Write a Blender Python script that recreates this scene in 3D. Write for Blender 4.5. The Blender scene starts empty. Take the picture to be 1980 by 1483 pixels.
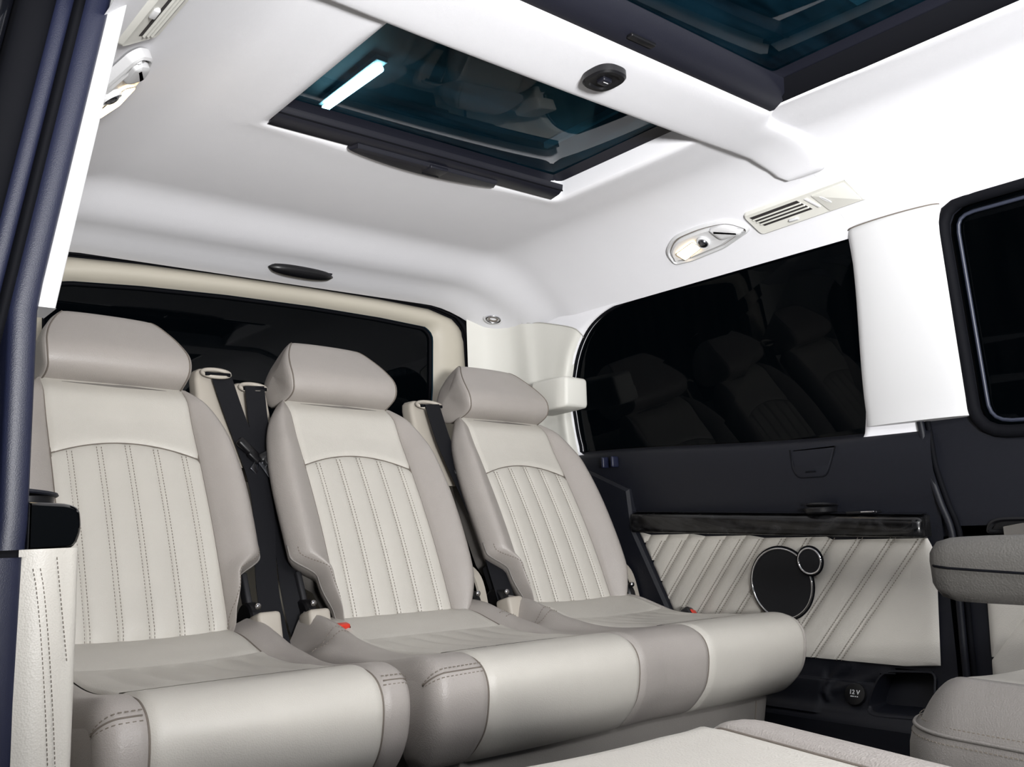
import bpy, bmesh, math, random
from mathutils import Vector, Matrix
random.seed(4)
SC = bpy.context.scene
COL = SC.collection

# ------------------------------------------------------------------ camera
F_PX, CX, CY = 1752.0, 990.0, 741.5
v1 = Vector((-504 - CX, 1076 - CY, F_PX)); v2 = Vector((3085 - CX, 925 - CY, F_PX))
ey = v1.normalized(); ez = -(v1.cross(v2)).normalized(); ex = ey.cross(ez)
R = Matrix((ex, ey, ez))
right, down, fwd = R.col[0], R.col[1], R.col[2]
cam_d = bpy.data.cameras.new('camera'); cam = bpy.data.objects.new('camera', cam_d); COL.objects.link(cam)
CAM = Vector((-1.02, 0, .66))
M = Matrix((right, -down, -fwd)).transposed().to_4x4(); M.translation = CAM
cam.matrix_world = M
cam_d.sensor_width = 36; cam_d.lens = F_PX / 1980 * 36; cam_d.clip_start = .01
SC.camera = cam

# ------------------------------------------------------------------ light and exposure
SC.view_settings.view_transform = 'Standard'; SC.view_settings.look = 'None'
SC.view_settings.gamma = 1; SC.view_settings.use_curve_mapping = False
SC.view_settings.exposure = 0.0
w = bpy.data.worlds.new('night'); SC.world = w; w.use_nodes = True
w.node_tree.nodes['Background'].inputs[0].default_value = (.012, .03, .045, 1)
w.node_tree.nodes['Background'].inputs[1].default_value = .55

def area(name, loc, target, size, power, color=(1, 1, 1)):
    l = bpy.data.lights.new(name, 'AREA'); l.shape = 'RECTANGLE'; l.size, l.size_y = size
    l.energy = power; l.color = color
    o = bpy.data.objects.new(name, l); COL.objects.link(o); o.location = loc
    o.rotation_euler = (Vector(target) - Vector(loc)).to_track_quat('-Z', 'Y').to_euler()
    return o
fl_ = area('photo_flash', (-.95, -.80, .68), (-.22, .32, 1.75), (.34, .26), 54, (1, .995, .99))
fl_.data.spread = math.radians(112)                     # bounce head tilted up at the headliner
area('seat_fill_light', (-.20, -.45, 1.33), (-.15, .9, .5), (.7, .25), 8.5, (1, 1, 1))  # unseen fill added above the front to brighten the seats

# ------------------------------------------------------------------ materials
MATS = {}
def lin(c):
    return tuple(((v / 255) / 12.92 if v / 255 <= .04045 else ((v / 255 + .055) / 1.055) ** 2.4) for v in c)
def mat(name, rgb, rough=.5, metal=0, spec=.5, bump=None, mottle=0, coat=0, emit=None):
    m = bpy.data.materials.new(name); m.use_nodes = True; nt = m.node_tree; b = nt.nodes['Principled BSDF']
    c = (*lin(rgb), 1)
    b.inputs['Base Color'].default_value = c; b.inputs['Roughness'].default_value = rough
    b.inputs['Metallic'].default_value = metal; b.inputs['Specular IOR Level'].default_value = spec
    b.inputs['Coat Weight'].default_value = coat
    tc = nt.nodes.new('ShaderNodeTexCoord')
    if mottle:
        n = nt.nodes.new('ShaderNodeTexNoise'); n.inputs['Scale'].default_value = 14; n.inputs['Detail'].default_value = 5
        nt.links.new(tc.outputs['Object'], n.inputs['Vector'])
        mx = nt.nodes.new('ShaderNodeMix'); mx.data_type = 'RGBA'
        mx.inputs[6].default_value = tuple(v * (1 - mottle) for v in c[:3]) + (1,)
        mx.inputs[7].default_value = tuple(min(1, v * (1 + mottle)) for v in c[:3]) + (1,)
        nt.links.new(n.outputs['Fac'], mx.inputs[0]); nt.links.new(mx.outputs[2], b.inputs['Base Color'])
    if bump:
        kind, scale, strength, dist = bump
        if kind == 'leather':
            n = nt.nodes.new('ShaderNodeTexVoronoi'); n.inputs['Scale'].default_value = scale; out = n.outputs['Distance']
            n2 = nt.nodes.new('ShaderNodeTexNoise'); n2.inputs['Scale'].default_value = scale * .06; n2.inputs['Detail'].default_value = 6
            nt.links.new(tc.outputs['Object'], n2.inputs['Vector'])
            ad = nt.nodes.new('ShaderNodeMath'); ad.operation = 'MULTIPLY_ADD'; ad.inputs[1].default_value = 2.2
            nt.links.new(n2.outputs['Fac'], ad.inputs[0]); nt.links.new(out, ad.inputs[2]); out = ad.outputs[0]
        else:
            n = nt.nodes.new('ShaderNodeTexNoise'); n.inputs['Scale'].default_value = scale; n.inputs['Detail'].default_value = 3; out = n.outputs['Fac']
        nt.links.new(tc.outputs['Object'], n.inputs['Vector'])
        bp = nt.nodes.new('ShaderNodeBump'); bp.inputs['Strength'].default_value = strength; bp.inputs['Distance'].default_value = dist
        nt.links.new(out, bp.inputs['Height']); nt.links.new(bp.outputs['Normal'], b.inputs['Normal'])
    if emit:
        b.inputs['Emission Color'].default_value = (*emit[0], 1); b.inputs['Emission Strength'].default_value = emit[1]
    MATS[name] = m
    return m

mat('cream', (197, 193, 185), .42, bump=('leather', 520, .22, .0012), mottle=.05)
mat('taupe', (164, 158, 153), .42, bump=('leather', 520, .25, .0012), mottle=.05)
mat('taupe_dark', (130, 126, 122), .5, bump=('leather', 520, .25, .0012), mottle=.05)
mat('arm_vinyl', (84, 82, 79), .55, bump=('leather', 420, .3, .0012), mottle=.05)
mat('liner', (234, 234, 238), .9, spec=.2, bump=('noise', 900, .25, .0012), mottle=.015)
mat('trim_cream', (216, 215, 208), .55, bump=('noise', 1200, .12, .0008))
mat('trim_white', (208, 208, 209), .6, bump=('noise', 1200, .12, .0008))
mat('frame_cream', (186, 180, 166), .5, bump=('noise', 1200, .12, .0008))
mat('navy', (17, 19, 27), .5, spec=.35, bump=('noise', 900, .3, .001))
mat('navy_light', (25, 29, 50), .42, bump=('noise', 900, .25, .001))
mat('black', (14, 14, 17), .38)
mat('black_gloss', (8, 8, 9), .08, coat=1)
mat('black_frame', (20, 21, 30), .42, bump=('noise', 700, .2, .001))
mat('body_paint', (7, 8, 14), .25, coat=.6)
mat('rubber', (9, 10, 15), .75, spec=.12)
mat('seal_grey', (50, 54, 68), .4)
mat('belt', (11, 12, 18), .65, spec=.3, bump=('noise', 1600, .4, .001))
mat('steel', (120, 122, 128), .25, metal=1)
mat('chrome', (215, 215, 218), .12, metal=1)
mat('plastic_cream', (182, 175, 164), .5)
mat('red', (205, 52, 34), .4)
mat('white_print', (235, 235, 235), .6)
mat('mesh_black', (5, 6, 12), .8, bump=('noise', 2200, .6, .001))
mat('carpet', (16, 18, 26), .95, bump=('noise', 600, .8, .004))
mat('stitch', (126, 118, 108), .8)
mat('seam', (112, 104, 96), .8)
mat('seam_white', (176, 174, 170), .8)
mat('slot_dark', (38, 34, 34), .8)
mat('mid_grey', (150, 150, 150), .5, bump=('noise', 300, .3, .001))
mat('shell_dark', (30, 30, 34), .6)
mat('lens_warm', (255, 240, 210), .3, emit=((1, .74, .40), 9))
mat('tube_emit', (255, 255, 255), .3, emit=((.93, 1, .97), 75))

def wood():
    m = bpy.data.materials.new('black_burl'); m.use_nodes = True; nt = m.node_tree; b = nt.nodes['Principled BSDF']
    tc = nt.nodes.new('ShaderNodeTexCoord')
    mp = nt.nodes.new('ShaderNodeMapping'); mp.inputs['Scale'].default_value = (1, .5, 1); nt.links.new(tc.outputs['Object'], mp.inputs[0])
    n = nt.nodes.new('ShaderNodeTexNoise'); n.inputs['Scale'].default_value = 22; n.inputs['Detail'].default_value = 8; n.inputs['Distortion'].default_value = 2.6
    nt.links.new(mp.outputs[0], n.inputs['Vector'])
    cr = nt.nodes.new('ShaderNodeValToRGB'); cr.color_ramp.elements[0].position = .42; cr.color_ramp.elements[1].position = .62
    cr.color_ramp.elements[0].color = (.0015, .0015, .0018, 1); cr.color_ramp.elements[1].color = (.014, .014, .015, 1)
    nt.links.new(n.outputs['Fac'], cr.inputs[0]); nt.links.new(cr.outputs[0], b.inputs['Base Color'])
    mr = nt.nodes.new('ShaderNodeMapRange'); mr.inputs[3].default_value = .16; mr.inputs[4].default_value = .34
    nt.links.new(n.outputs['Fac'], mr.inputs[0]); nt.links.new(mr.outputs[0], b.inputs['Roughness'])
    b.inputs['Coat Weight'].default_value = .35; b.inputs['Coat Roughness'].default_value = .05; b.inputs['Specular IOR Level'].default_value = .3
    MATS['wood'] = m
wood()

def glass(name, tint, dust, dust_col, f0):
    m = bpy.data.materials.new(name); m.use_nodes = True; nt = m.node_tree
    for nd in list(nt.nodes): nt.nodes.remove(nd)
    out = nt.nodes.new('ShaderNodeOutputMaterial')
    tr = nt.nodes.new('ShaderNodeBsdfTransparent'); tr.inputs[0].default_value = (*tint, 1)
    gl = nt.nodes.new('ShaderNodeBsdfGlossy'); gl.inputs['Roughness'].default_value = .015
    lw = nt.nodes.new('ShaderNodeLayerWeight'); lw.inputs[0].default_value = .5
    pw = nt.nodes.new('ShaderNodeMath'); pw.operation = 'POWER'; pw.inputs[1].default_value = 5; nt.links.new(lw.outputs['Facing'], pw.inputs[0])
    fr = nt.nodes.new('ShaderNodeMath'); fr.operation = 'MULTIPLY_ADD'; fr.inputs[1].default_value = .9; fr.inputs[2].default_value = f0
    nt.links.new(pw.outputs[0], fr.inputs[0])
    mx = nt.nodes.new('ShaderNodeMixShader')
    nt.links.new(fr.outputs[0], mx.inputs[0]); nt.links.new(tr.outputs[0], mx.inputs[1]); nt.links.new(gl.outputs[0], mx.inputs[2])
    df = nt.nodes.new('ShaderNodeBsdfDiffuse'); df.inputs[0].default_value = (*dust_col, 1)
    tc = nt.nodes.new('ShaderNodeTexCoord')
    mp = nt.nodes.new('ShaderNodeMapping'); mp.inputs['Scale'].default_value = (3, 16, 3); mp.inputs['Rotation'].default_value = (0, 0, .5)
    nt.links.new(tc.outputs['Object'], mp.inputs[0])
    n = nt.nodes.new('ShaderNodeTexNoise'); n.inputs['Scale'].default_value = 2.2; n.inputs['Detail'].default_value = 7
    nt.links.new(mp.outputs[0], n.inputs['Vector'])
    mr = nt.nodes.new('ShaderNodeMapRange'); mr.inputs[1].default_value = .35; mr.inputs[2].default_value = .75
    mr.inputs[3].default_value = dust * .25; mr.inputs[4].default_value = dust
    nt.links.new(n.outputs['Fac'], mr.inputs[0])
    m2 = nt.nodes.new('ShaderNodeMixShader')
    nt.links.new(mr.outputs[0], m2.inputs[0]); nt.links.new(mx.outputs[0], m2.inputs[1]); nt.links.new(df.outputs[0], m2.inputs[2])
    nt.links.new(m2.outputs[0], out.inputs[0])
    MATS[name] = m
glass('glass_dark', (.05, .05, .055), .002, (.3, .3, .3), .012)
glass('glass_roof', (.35, .55, .62), .06, (.06, .26, .42), .011)

# ------------------------------------------------------------------ mesh helpers
def V(*a): return Vector(a)
def tag(o, label=None, cat=None, group=None, kind=None):
    if label: o['label'] = label
    if cat: o['category'] = cat
    if group: o['group'] = group
    if kind: o['kind'] = kind
    return o
def link(o, parent=None):
    COL.objects.link(o)
    if parent is not None:
        o.parent = parent
        if parent.type == 'EMPTY':
            o.matrix_parent_inverse = Matrix.Translation(-parent.location)
    return o
def thing(name, loc, label, cat, group=None):
    o = bpy.data.objects.new(name, None); o.empty_display_size = .05; o.location = loc
    COL.objects.link(o); tag(o, label, cat, group)
    return o
def mk(name, verts, faces, m, parent=None, smooth=True, fix=False, angle=None):
    me = bpy.data.meshes.new(name); me.from_pydata([tuple(v) for v in verts], [], faces)
    me.materials.append(MATS[m])
    if fix:
        bm = bmesh.new(); bm.from_mesh(me); bmesh.ops.remove_doubles(bm, verts=bm.verts, dist=1e-5)
        bmesh.ops.recalc_face_normals(bm, faces=bm.faces); bm.to_mesh(me); bm.free()
    if smooth:
        for p in me.polygons: p.use_smooth = True
        if angle: me.set_sharp_from_angle(angle=math.radians(angle))
    me.update()
    return link(bpy.data.objects.new(name, me), parent)
class MB:
    """collects pieces of ONE part"""
    def __init__(s): s.v = []; s.f = []
    def add(s, verts, faces):
        k = len(s.v); s.v += [Vector(v) for v in verts]; s.f += [tuple(i + k for i in f) for f in faces]
    def build(s, name, m, parent=None, **kw): return mk(name, s.v, s.f, m, parent, **kw)
def grid_vf(Fn, nu, nv, cu=False, cv=False):
    vs = [Fn(i / (nu if cu else nu - 1), j / (nv if cv else nv - 1)) for j in range(nv) for i in range(nu)]
    fs = []
    for j in range(nv if cv else nv - 1):
        for i in range(nu if cu else nu - 1):
            a = j * nu + i; b = j * nu + (i + 1) % nu; c = ((j + 1) % nv) * nu + (i + 1) % nu; d = ((j + 1) % nv) * nu + i
            fs.append((a, b, c, d))
    return vs, fs
def grid(name, Fn, nu, nv, m, parent=None, **kw):
    v, f = grid_vf(Fn, nu, nv); return mk(name, v, f, m, parent, **kw)
def loft(name, loops, m, parent=None, cap=True, closed=True, **kw):
    n = len(loops[0]); vs = [p for l in loops for p in l]; fs = []
    for j in range(len(loops) - 1):
        for i in range(n if closed else n - 1):
            fs.append((j * n + i, j * n + (i + 1) % n, (j + 1) * n + (i + 1) % n, (j + 1) * n + i))
    if cap:
        fs.append(tuple(range(n - 1, -1, -1))); fs.append(tuple(range((len(loops) - 1) * n, len(loops) * n)))
    kw.setdefault('fix', True); kw.setdefault('angle', 50)
    return mk(name, vs, fs, m, parent, **kw)
def cr(pts, n, closed=False):
    """catmull-rom resample (n samples over the whole curve)"""
    P = [Vector(p) for p in pts]; N = len(P); out = []; segs = N if closed else N - 1
    for k in range(n):
        t = k / n * segs if closed else k / (n - 1) * segs
        i = min(int(t), segs - 1); u = t - i
        g = (lambda j: P[j % N]) if closed else (lambda j: P[max(0, min(N - 1, j))])
        a, b, c, d = g(i - 1), g(i), g(i + 1), g(i + 2)
        out.append(.5 * ((2 * b) + (c - a) * u + (2 * a - 5 * b + 4 * c - d) * u * u + (3 * b - a - 3 * c + d) * u ** 3))
    return out
def tube_vf(pts, r, n=8, closed=False):
    P = [Vector(p) for p in pts]; N = len(P); vs = []; fs = []
    up = None
    for i, p in enumerate(P):
        t = (P[(i + 1) % N] - P[i - 1]) if closed else (P[min(i + 1, N - 1)] - P[max(i - 1, 0)])
        t.normalize()
        if up is None:
            up = Vector((0, 0, 1)) if abs(t.z) < .9 else Vector((1, 0, 0))
        s = t.cross(up); s.normalize(); up = s.cross(t)
        rr = r[i] if isinstance(r, (list, tuple)) else r
        for k in range(n):
            a = 2 * math.pi * k / n; vs.append(p + (s * math.cos(a) + up * math.sin(a)) * rr)
    for i in range(N if closed else N - 1):
        for k in range(n):
            fs.append((i * n + k, i * n + (k + 1) % n, ((i + 1) % N) * n + (k + 1) % n, ((i + 1) % N) * n + k))
    if not closed:
        fs.append(tuple(range(n - 1, -1, -1))); fs.append(tuple(range((N - 1) * n, N * n)))
    return vs, fs
def tube(name, pts, r, m, parent=None, n=8, closed=False):
    v, f = tube_vf(pts, r, n, closed); return mk(name, v, f, m, parent)
def ribbon(name, pts, widths, sides, thick, m, parent=None):
    """flat strap along pts; sides = lateral unit vectors"""
    loops = []
    N = len(pts)
    for i in range(N):
        p = Vector(pts[i]); t = (Vector(pts[min(i + 1, N - 1)]) - Vector(pts[max(i - 1, 0)])).normalized()
        s = Vector(sides[i]).normalized(); nrm = s.cross(t).normalized(); hw = widths[i] / 2
        loops.append([p - s * hw - nrm * thick / 2, p + s * hw - nrm * thick / 2, p + s * hw + nrm * thick / 2, p - s * hw + nrm * thick / 2])
    return loft(name, loops, m, parent, angle=40)
def stitches(name, pts, nrm, parent, step=.0062, ln=.0038, wd=.0011, m='stitch'):
    """a row of thread stitches along pts, standing on a surface with normals nrm"""
    mb = MB(); stitch_add(mb, pts, nrm, step, ln, wd)
    return tag(mb.build(name, m, parent, smooth=False), kind='stuff')
def stitch_add(mb, pts, nrm, step=.0062, ln=.0038, wd=.0011):
    P = [Vector(p) for p in pts]; acc = 0
    for i in range(len(P) - 1):
        d = (P[i + 1] - P[i]); L = d.length
        if L < 1e-6: continue
        t = d / L; nn = Vector(nrm[i] if isinstance(nrm, list) else nrm).normalized(); s = t.cross(nn).normalized()
        x = acc
        while x < L:
            c = P[i] + t * x; a = t * ln / 2; b = s * wd / 2; h = nn * .0006
            mb.add([c - a - b - h, c + a - b - h, c + a + b - h, c - a + b - h, c - a * .8 - b * .6 + h, c + a * .8 - b * .6 + h, c + a * .8 + b * .6 + h, c - a * .8 + b * .6 + h],
                   [(4, 5, 6, 7), (0, 1, 5, 4), (1, 2, 6, 5), (2, 3, 7, 6), (3, 0, 4, 7)])
            x += step
        acc = x - L
def roundpoly(pts, r, n=5):
    out = []; N = len(pts)
    for i in range(N):
        p = Vector(pts[i]).to_2d(); a = Vector(pts[i - 1]).to_2d(); b = Vector(pts[(i + 1) % N]).to_2d()
        rr = r[i] if isinstance(r, (list, tuple)) else r
        da = (a - p); db = (b - p); k = min(rr, da.length * .49, db.length * .49)
        q0 = p + da.normalized() * k; q1 = p + db.normalized() * k
        for j in range(n + 1):
            t = j / n; out.append((1 - t) ** 2 * q0 + 2 * t * (1 - t) * p + t * t * q1)
    return out
def inset(poly, d):
    N = len(poly); A = sum(poly[i].x * poly[(i + 1) % N].y - poly[(i + 1) % N].x * poly[i].y for i in range(N))
    s = 1 if A > 0 else -1; out = []
    for i in range(N):
        p = poly[i]; e0 = (p - poly[i - 1]); e1 = (poly[(i + 1) % N] - p)
        if e0.length < 1e-7: e0 = e1
        if e1.length < 1e-7: e1 = e0
        n0 = Vector((-e0.y, e0.x)).normalized() * s; n1 = Vector((-e1.y, e1.x)).normalized() * s
        b = n0 + n1
        b = b / max(.35, b.length_squared / 2) if b.length > 1e-6 else n0
        out.append(p + b * d)
    return out
def pillow_vf(poly, mp, steps):
    """poly: 2d loop; mp(u,v,h)->3d; steps: [(inset,height)...]; last ring filled"""
    poly = [Vector(p).to_2d() for p in poly]
    clean = []
    for p in poly:
        if not clean or (p - clean[-1]).length > 1e-5: clean.append(p)
    if (clean[0] - clean[-1]).length < 1e-5: clean.pop()
    poly = clean
    n = len(poly); vs = []; fs = []
    for (i, h) in steps:
        for p in inset(poly, i): vs.append(mp(p.x, p.y, h))
    for j in range(len(steps) - 1):
        for i in range(n):
            fs.append((j * n + i, j * n + (i + 1) % n, (j + 1) * n + (i + 1) % n, (j + 1) * n + i))
    fs.append(tuple(range((len(steps) - 1) * n, len(steps) * n)))
    return vs, fs
def pillow(name, poly, mp, steps, m, parent=None, angle=35):
    v, f = pillow_vf(poly, mp, steps); return mk(name, v, f, m, parent, angle=angle)
def rbox(name, c, d, m, parent=None, r=.006, rot=None, seg=3):
    bm = bmesh.new(); bmesh.ops.create_cube(bm, size=1)
    for v in bm.verts: v.co = Vector((v.co.x * d[0], v.co.y * d[1], v.co.z * d[2]))
    bmesh.ops.bevel(bm, geom=bm.edges[:], offset=r, segments=seg, affect='EDGES', profile=.5)
    X = Matrix.Translation(Vector(c)) @ (rot.to_4x4() if rot else Matrix())
    bmesh.ops.transform(bm, matrix=X, verts=bm.verts)
    me = bpy.data.meshes.new(name); bm.to_mesh(me); bm.free(); me.materials.append(MATS[m])
    for p in me.polygons: p.use_smooth = True
    me.set_sharp_from_angle(angle=math.radians(40))
    return link(bpy.data.objects.new(name, me), parent)
def lathe(name, prof, c, axis, m, parent=None, n=40):
    a = Vector(axis).normalized(); u = a.orthogonal().normalized(); v = a.cross(u)
    c = Vector(c)
    loops = [[c + a * h + (u * math.cos(2 * math.pi * k / n) + v * math.sin(2 * math.pi * k / n)) * r for k in range(n)] for (r, h) in prof]
    return loft(name, loops, m, parent, angle=40)
def disc(name, c, u, v, ru, rv, m, parent=None, n=48, h=Vector((0, 0, 0))):
    return mk(name, [Vector(c) + h + Vector(u) * ru * math.cos(2 * math.pi * k / n) + Vector(v) * rv * math.sin(2 * math.pi * k / n) for k in range(n)], [tuple(range(n))], m, parent, smooth=False)
def resample(loop, n):
    P = [Vector(p) for p in loop]; L = [0]
    for i in range(len(P)): L.append(L[-1] + (P[(i + 1) % len(P)] - P[i]).length)
    out = []; j = 0
    for k in range(n):
        s = L[-1] * k / n
        while L[j + 1] < s: j += 1
        t = (s - L[j]) / max(1e-9, L[j + 1] - L[j]); out.append(P[j].lerp(P[(j + 1) % len(P)], t))
    return out
def to_rect(loop, x0, x1, y0, y1, c=None):
    c = c or Vector(((x0 + x1) / 2, (y0 + y1) / 2)); out = []
    for p in loop:
        d = p - c; k = 1e9
        if d.x > 1e-9: k = min(k, (x1 - c.x) / d.x)
        if d.x < -1e-9: k = min(k, (x0 - c.x) / d.x)
        if d.y > 1e-9: k = min(k, (y1 - c.y) / d.y)
        if d.y < -1e-9: k = min(k, (y0 - c.y) / d.y)
        out.append(c + d * k)
    for q in ((x0, y0), (x1, y0), (x0, y1), (x1, y1)):
        i = min(range(len(out)), key=lambda i: (out[i] - Vector(q)).length); out[i] = Vector(q)
    return out

# ------------------------------------------------------------------ shell surfaces
def interp(tab, t):
    if t <= tab[0][0]: return tab[0][1]
    for (a, x), (b, y) in zip(tab, tab[1:]):
        if t <= b: return x + (y - x) * (t - a) / (b - a)
    return tab[-1][1]
def sm(a, b, x):
    t = max(0, min(1, (x - a) / (b - a))); return t * t * (3 - 2 * t)
def Xw(z): return .80 if z < .86 else .80 - .055 * (z - .86) / .39
def Zc(x, y):
    a = abs(x); z = 1.385 - (.145 * ((a - .48) / .265) ** 1.8 * (1 - .30 * sm(1.78, 2.05, y)) if a > .48 else 0)
    return z - .046 * sm(1.83, 2.0, y) - .031 * sm(2.0, 2.14, y)

# floor
fl = grid('floor', lambda u, v: V(-.84 + 1.68 * u, -1.2 + 3.4 * v, 0), 2, 2, 'carpet'); tag(fl, 'dark navy carpeted cabin floor', kind='structure')

# headliner: one mesh with two roof openings
mb = MB()
def headliner(hx, hy0, hy1, r, y0, y1):
    hole = roundpoly([(-hx, hy0), (hx, hy0), (hx, hy1), (-hx, hy1)], r, 6)
    hole = resample([Vector(p) for p in hole], 280)
    c = Vector((0, (hy0 + hy1) / 2)); outer = to_rect(hole, -.752, .752, y0, y1, c)
    n = len(hole); K = 26; vs = []; fs = []
    for (ins, dz) in ((-.004, .045), (-.004, .012), (-.001, .003)):
        for p in inset(hole, -ins): vs.append(V(p.x, p.y, Zc(p.x, p.y) + dz))
    for k in range(K + 1):
        t = (k / K)
        for p, q in zip(hole, outer):
            e = p.lerp(q, t); d = (e - p).length
            vs.append(V(e.x, e.y, Zc(e.x, e.y) - .004 * (1 - math.exp(-d / .004)) * math.exp(-d / .03)))
    for j in range(K + 3):
        for i in range(n): fs.append((j * n + i, j * n + (i + 1) % n, (j + 1) * n + (i + 1) % n, (j + 1) * n + i))
    mb.add(vs, fs)
headliner(.353, 1.02, 1.436, [.002, .002, .035, .02], .94, 2.135)
headliner(.353, -.35, .862, [.03, .03, .004, .004], -1.2, .94)
ceil = mb.build('ceiling', 'liner'); tag(ceil, 'pale grey fabric headliner with two roof openings', kind='structure')
# outer roof skin above the liner keeps the night out
mb = MB()
def skin(hy0, hy1, y0, y1):
    hole = [Vector(p) for p in resample(roundpoly([(-.37, hy0), (.37, hy0), (.37, hy1), (-.37, hy1)], .03, 4), 64)]
    outer = to_rect(hole, -.86, .86, y0, y1, Vector((0, (hy0 + hy1) / 2))); n = 64
    vs = [V(p.x, p.y, 1.45) for p in hole] + [V(p.x, p.y, 1.45) for p in outer]
    mb.add(vs, [(i, (i + 1) % n, n + (i + 1) % n, n + i) for i in range(n)])
skin(1.0, 1.46, .94, 2.2); skin(-.37, .88, -1.2, .94)
rs = mb.build('roof_skin', 'black_frame'); tag(rs, 'dark outer roof panel above the headliner', kind='structure')

# ---- side walls (s=+1 far side, s=-1 door side)
WIN = [(.951, 1.239), (.952, 1.15), (.966, .97), (.985, .83), (.995, .806), (1.02, .797), (1.2, .803), (1.4, .815), (1.65, .832), (1.84, .846), (1.862, .88),
       (1.866, .95), (1.86, 1.03), (1.82, 1.123), (1.764, 1.187), (1.695, 1.222), (1.614, 1.238), (1.52, 1.247), (1.4, 1.25), (1.27, 1.25), (1.12, 1.248), (.998, 1.245)]
def window_loop(n=160):
    return resample([Vector(p).to_2d() for p in cr([(*p, 0) for p in WIN], 220, True)], n)
def side_wall(s):
    nm = 'right' if s > 0 else 'left'
    y_front = .87 if s > 0 else 1.012
    loop = window_loop(); n = len(loop)
    loop = [Vector((max(p.x, .951 if s > 0 else 1.07), p.y)) for p in loop]
    ox = 0 if s > 0 else .008
    outer = to_rect(loop, y_front, 2.02, .785, 1.272, Vector((1.42, 1.03)))
    vs = []; fs = []; K = 8
    for (dx) in (.03, .006, .0):
        for p in (inset(loop, .0) if dx else loop): vs.append(V(s * (Xw(p.y) + dx + ox), p.x, p.y))
    for k in range(1, K + 1):
        for p, q in zip(loop, outer):
            e = p.lerp(q, k / K); vs.append(V(s * (Xw(e.y) + ox), e.x, e.y))
    for j in range(K + 2):
        for i in range(n): fs.append((j * n + i, j * n + (i + 1) % n, (j + 1) * n + (i + 1) % n, (j + 1) * n + i))
    up = mk('wall_%s' % nm, vs, fs, 'liner'); tag(up, 'pale upper side wall framing the %s rear quarter window' % ('far' if s > 0 else 'near'), kind='structure')
    # glass and its rubber
    g = [V(s * (Xw(p.y) + .022), p.x, p.y) for p in loop]
    w = mk('window_%d' % (1 if s > 0 else 2), g, [tuple(range(n))], 'glass_dark', smooth=False)
    tag(w, 'dark tinted rear quarter window on the %s side' % ('far' if s > 0 else 'near'), kind='structure')
    tube('rubber_seal', [V(s * (Xw(p.y) + .012), p.x, p.y) for p in loop], .006, 'rubber', w, 6, True)
    return up
side_wall(1); wl = side_wall(-1)
# outer body skin below the windows and around the tailgate
mbk = MB()
for s_ in (-1, 1):
    ya, yb = (-1.2, 2.2) if s_ > 0 else (1.06, 2.2)
    mbk.add([V(s_ * .86, ya, 0), V(s_ * .86, yb, 0), V(s_ * .86, yb, .79), V(s_ * .86, ya, .79)], [(0, 1, 2, 3)])
mbk.build('wall_outer', 'rubber', smooth=False); tag(bpy.data.objects['wall_outer'], 'dark outer body side below the windows', kind='structure')

# ---- far side lower wall: navy plastic
RECESS = [(1.022, .262), (1.016, .29), (1.003, .320), (.985, .331), (.89, .337), (.885, .255), (1.0, .250), (1.016, .253)]
def in_poly(p, poly):
    c = False; n = len(poly)
    for i in range(n):
        a, b = poly[i], poly[(i + 1) % n]
        if (a[1] > p[1]) != (b[1] > p[1]) and p[0] < (b[0] - a[0]) * (p[1] - a[1]) / (b[1] - a[1]) + a[0]: c = not c
    return c
def pdist(y, z, line):
    best = 9
    for a, b in zip(line, line[1:]):
        dx, dz = b[0] - a[0], b[1] - a[1]; t = max(0, min(1, ((y - a[0]) * dx + (z - a[1]) * dz) / (dx * dx + dz * dz)))
        best = min(best, math.hypot(y - a[0] - t * dx, z - a[1] - t * dz))
    return best
RIDGE1 = [(1.066, .336), (1.088, .325), (1.108, .309), (1.119, .292), (1.121, .280), (1.114, .268)]
RIDGE2 = [(1.112, .279), (1.085, .290), (1.05, .305), (1.015, .318), (.99, .328)]
PLP = [(.0, .735), (.205, .735), (.228, .737), (.245, .752), (.262, .768), (.30, .782), (.335, .796), (.60, .80), (.655, .80), (.70, .792), (.76, .787), (.795, .79), (.818, .80), (.83, .83)]
def plx(z): return interp(PLP, z)
def navy_side(s, y0, y1, nm):
    pr = cr([(x, 0, z) for z, x in PLP], 150)
    nu = 240 if s > 0 else 20
    def Fn(u, v):
        p = pr[min(149, int(round(v * 149)))]; y = y0 + (y1 - y0) * u
        rise = .034 * sm(1.0, 1.88, y) * sm(.62, .82, p.z); dx = 0
        if s > 0 and .24 < p.z < .345:
            dx = -.007 * math.exp(-(pdist(y, p.z, RIDGE1) / .0065) ** 2) - .006 * math.exp(-(pdist(y, p.z, RIDGE2) / .0085) ** 2)
            if y > 1.12: dx -= .006 * sm(1.12, 1.135, y) * sm(.335, .31, p.z)
        return V(s * (p.x + dx + (0 if s > 0 else .035)), y, p.z + rise - .006 * sm(.6, .8, p.z))
    v, f = grid_vf(Fn, nu, 150)
    if s > 0:
        f = [q for q in f if not in_poly((sum(v[i].y for i in q) / 4, sum(v[i].z for i in q) / 4), RECESS)]
    return mk(nm, v, f, 'navy')
nr = navy_side(1, .845, 2.1, 'trim_1'); tag(nr, 'dark navy plastic lower side trim beneath the far quarter window', kind='structure')
nl = navy_side(-1, 1.03, 2.1, 'trim_2'); tag(nl, 'dark navy plastic lower side trim on the door side', kind='structure')

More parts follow.
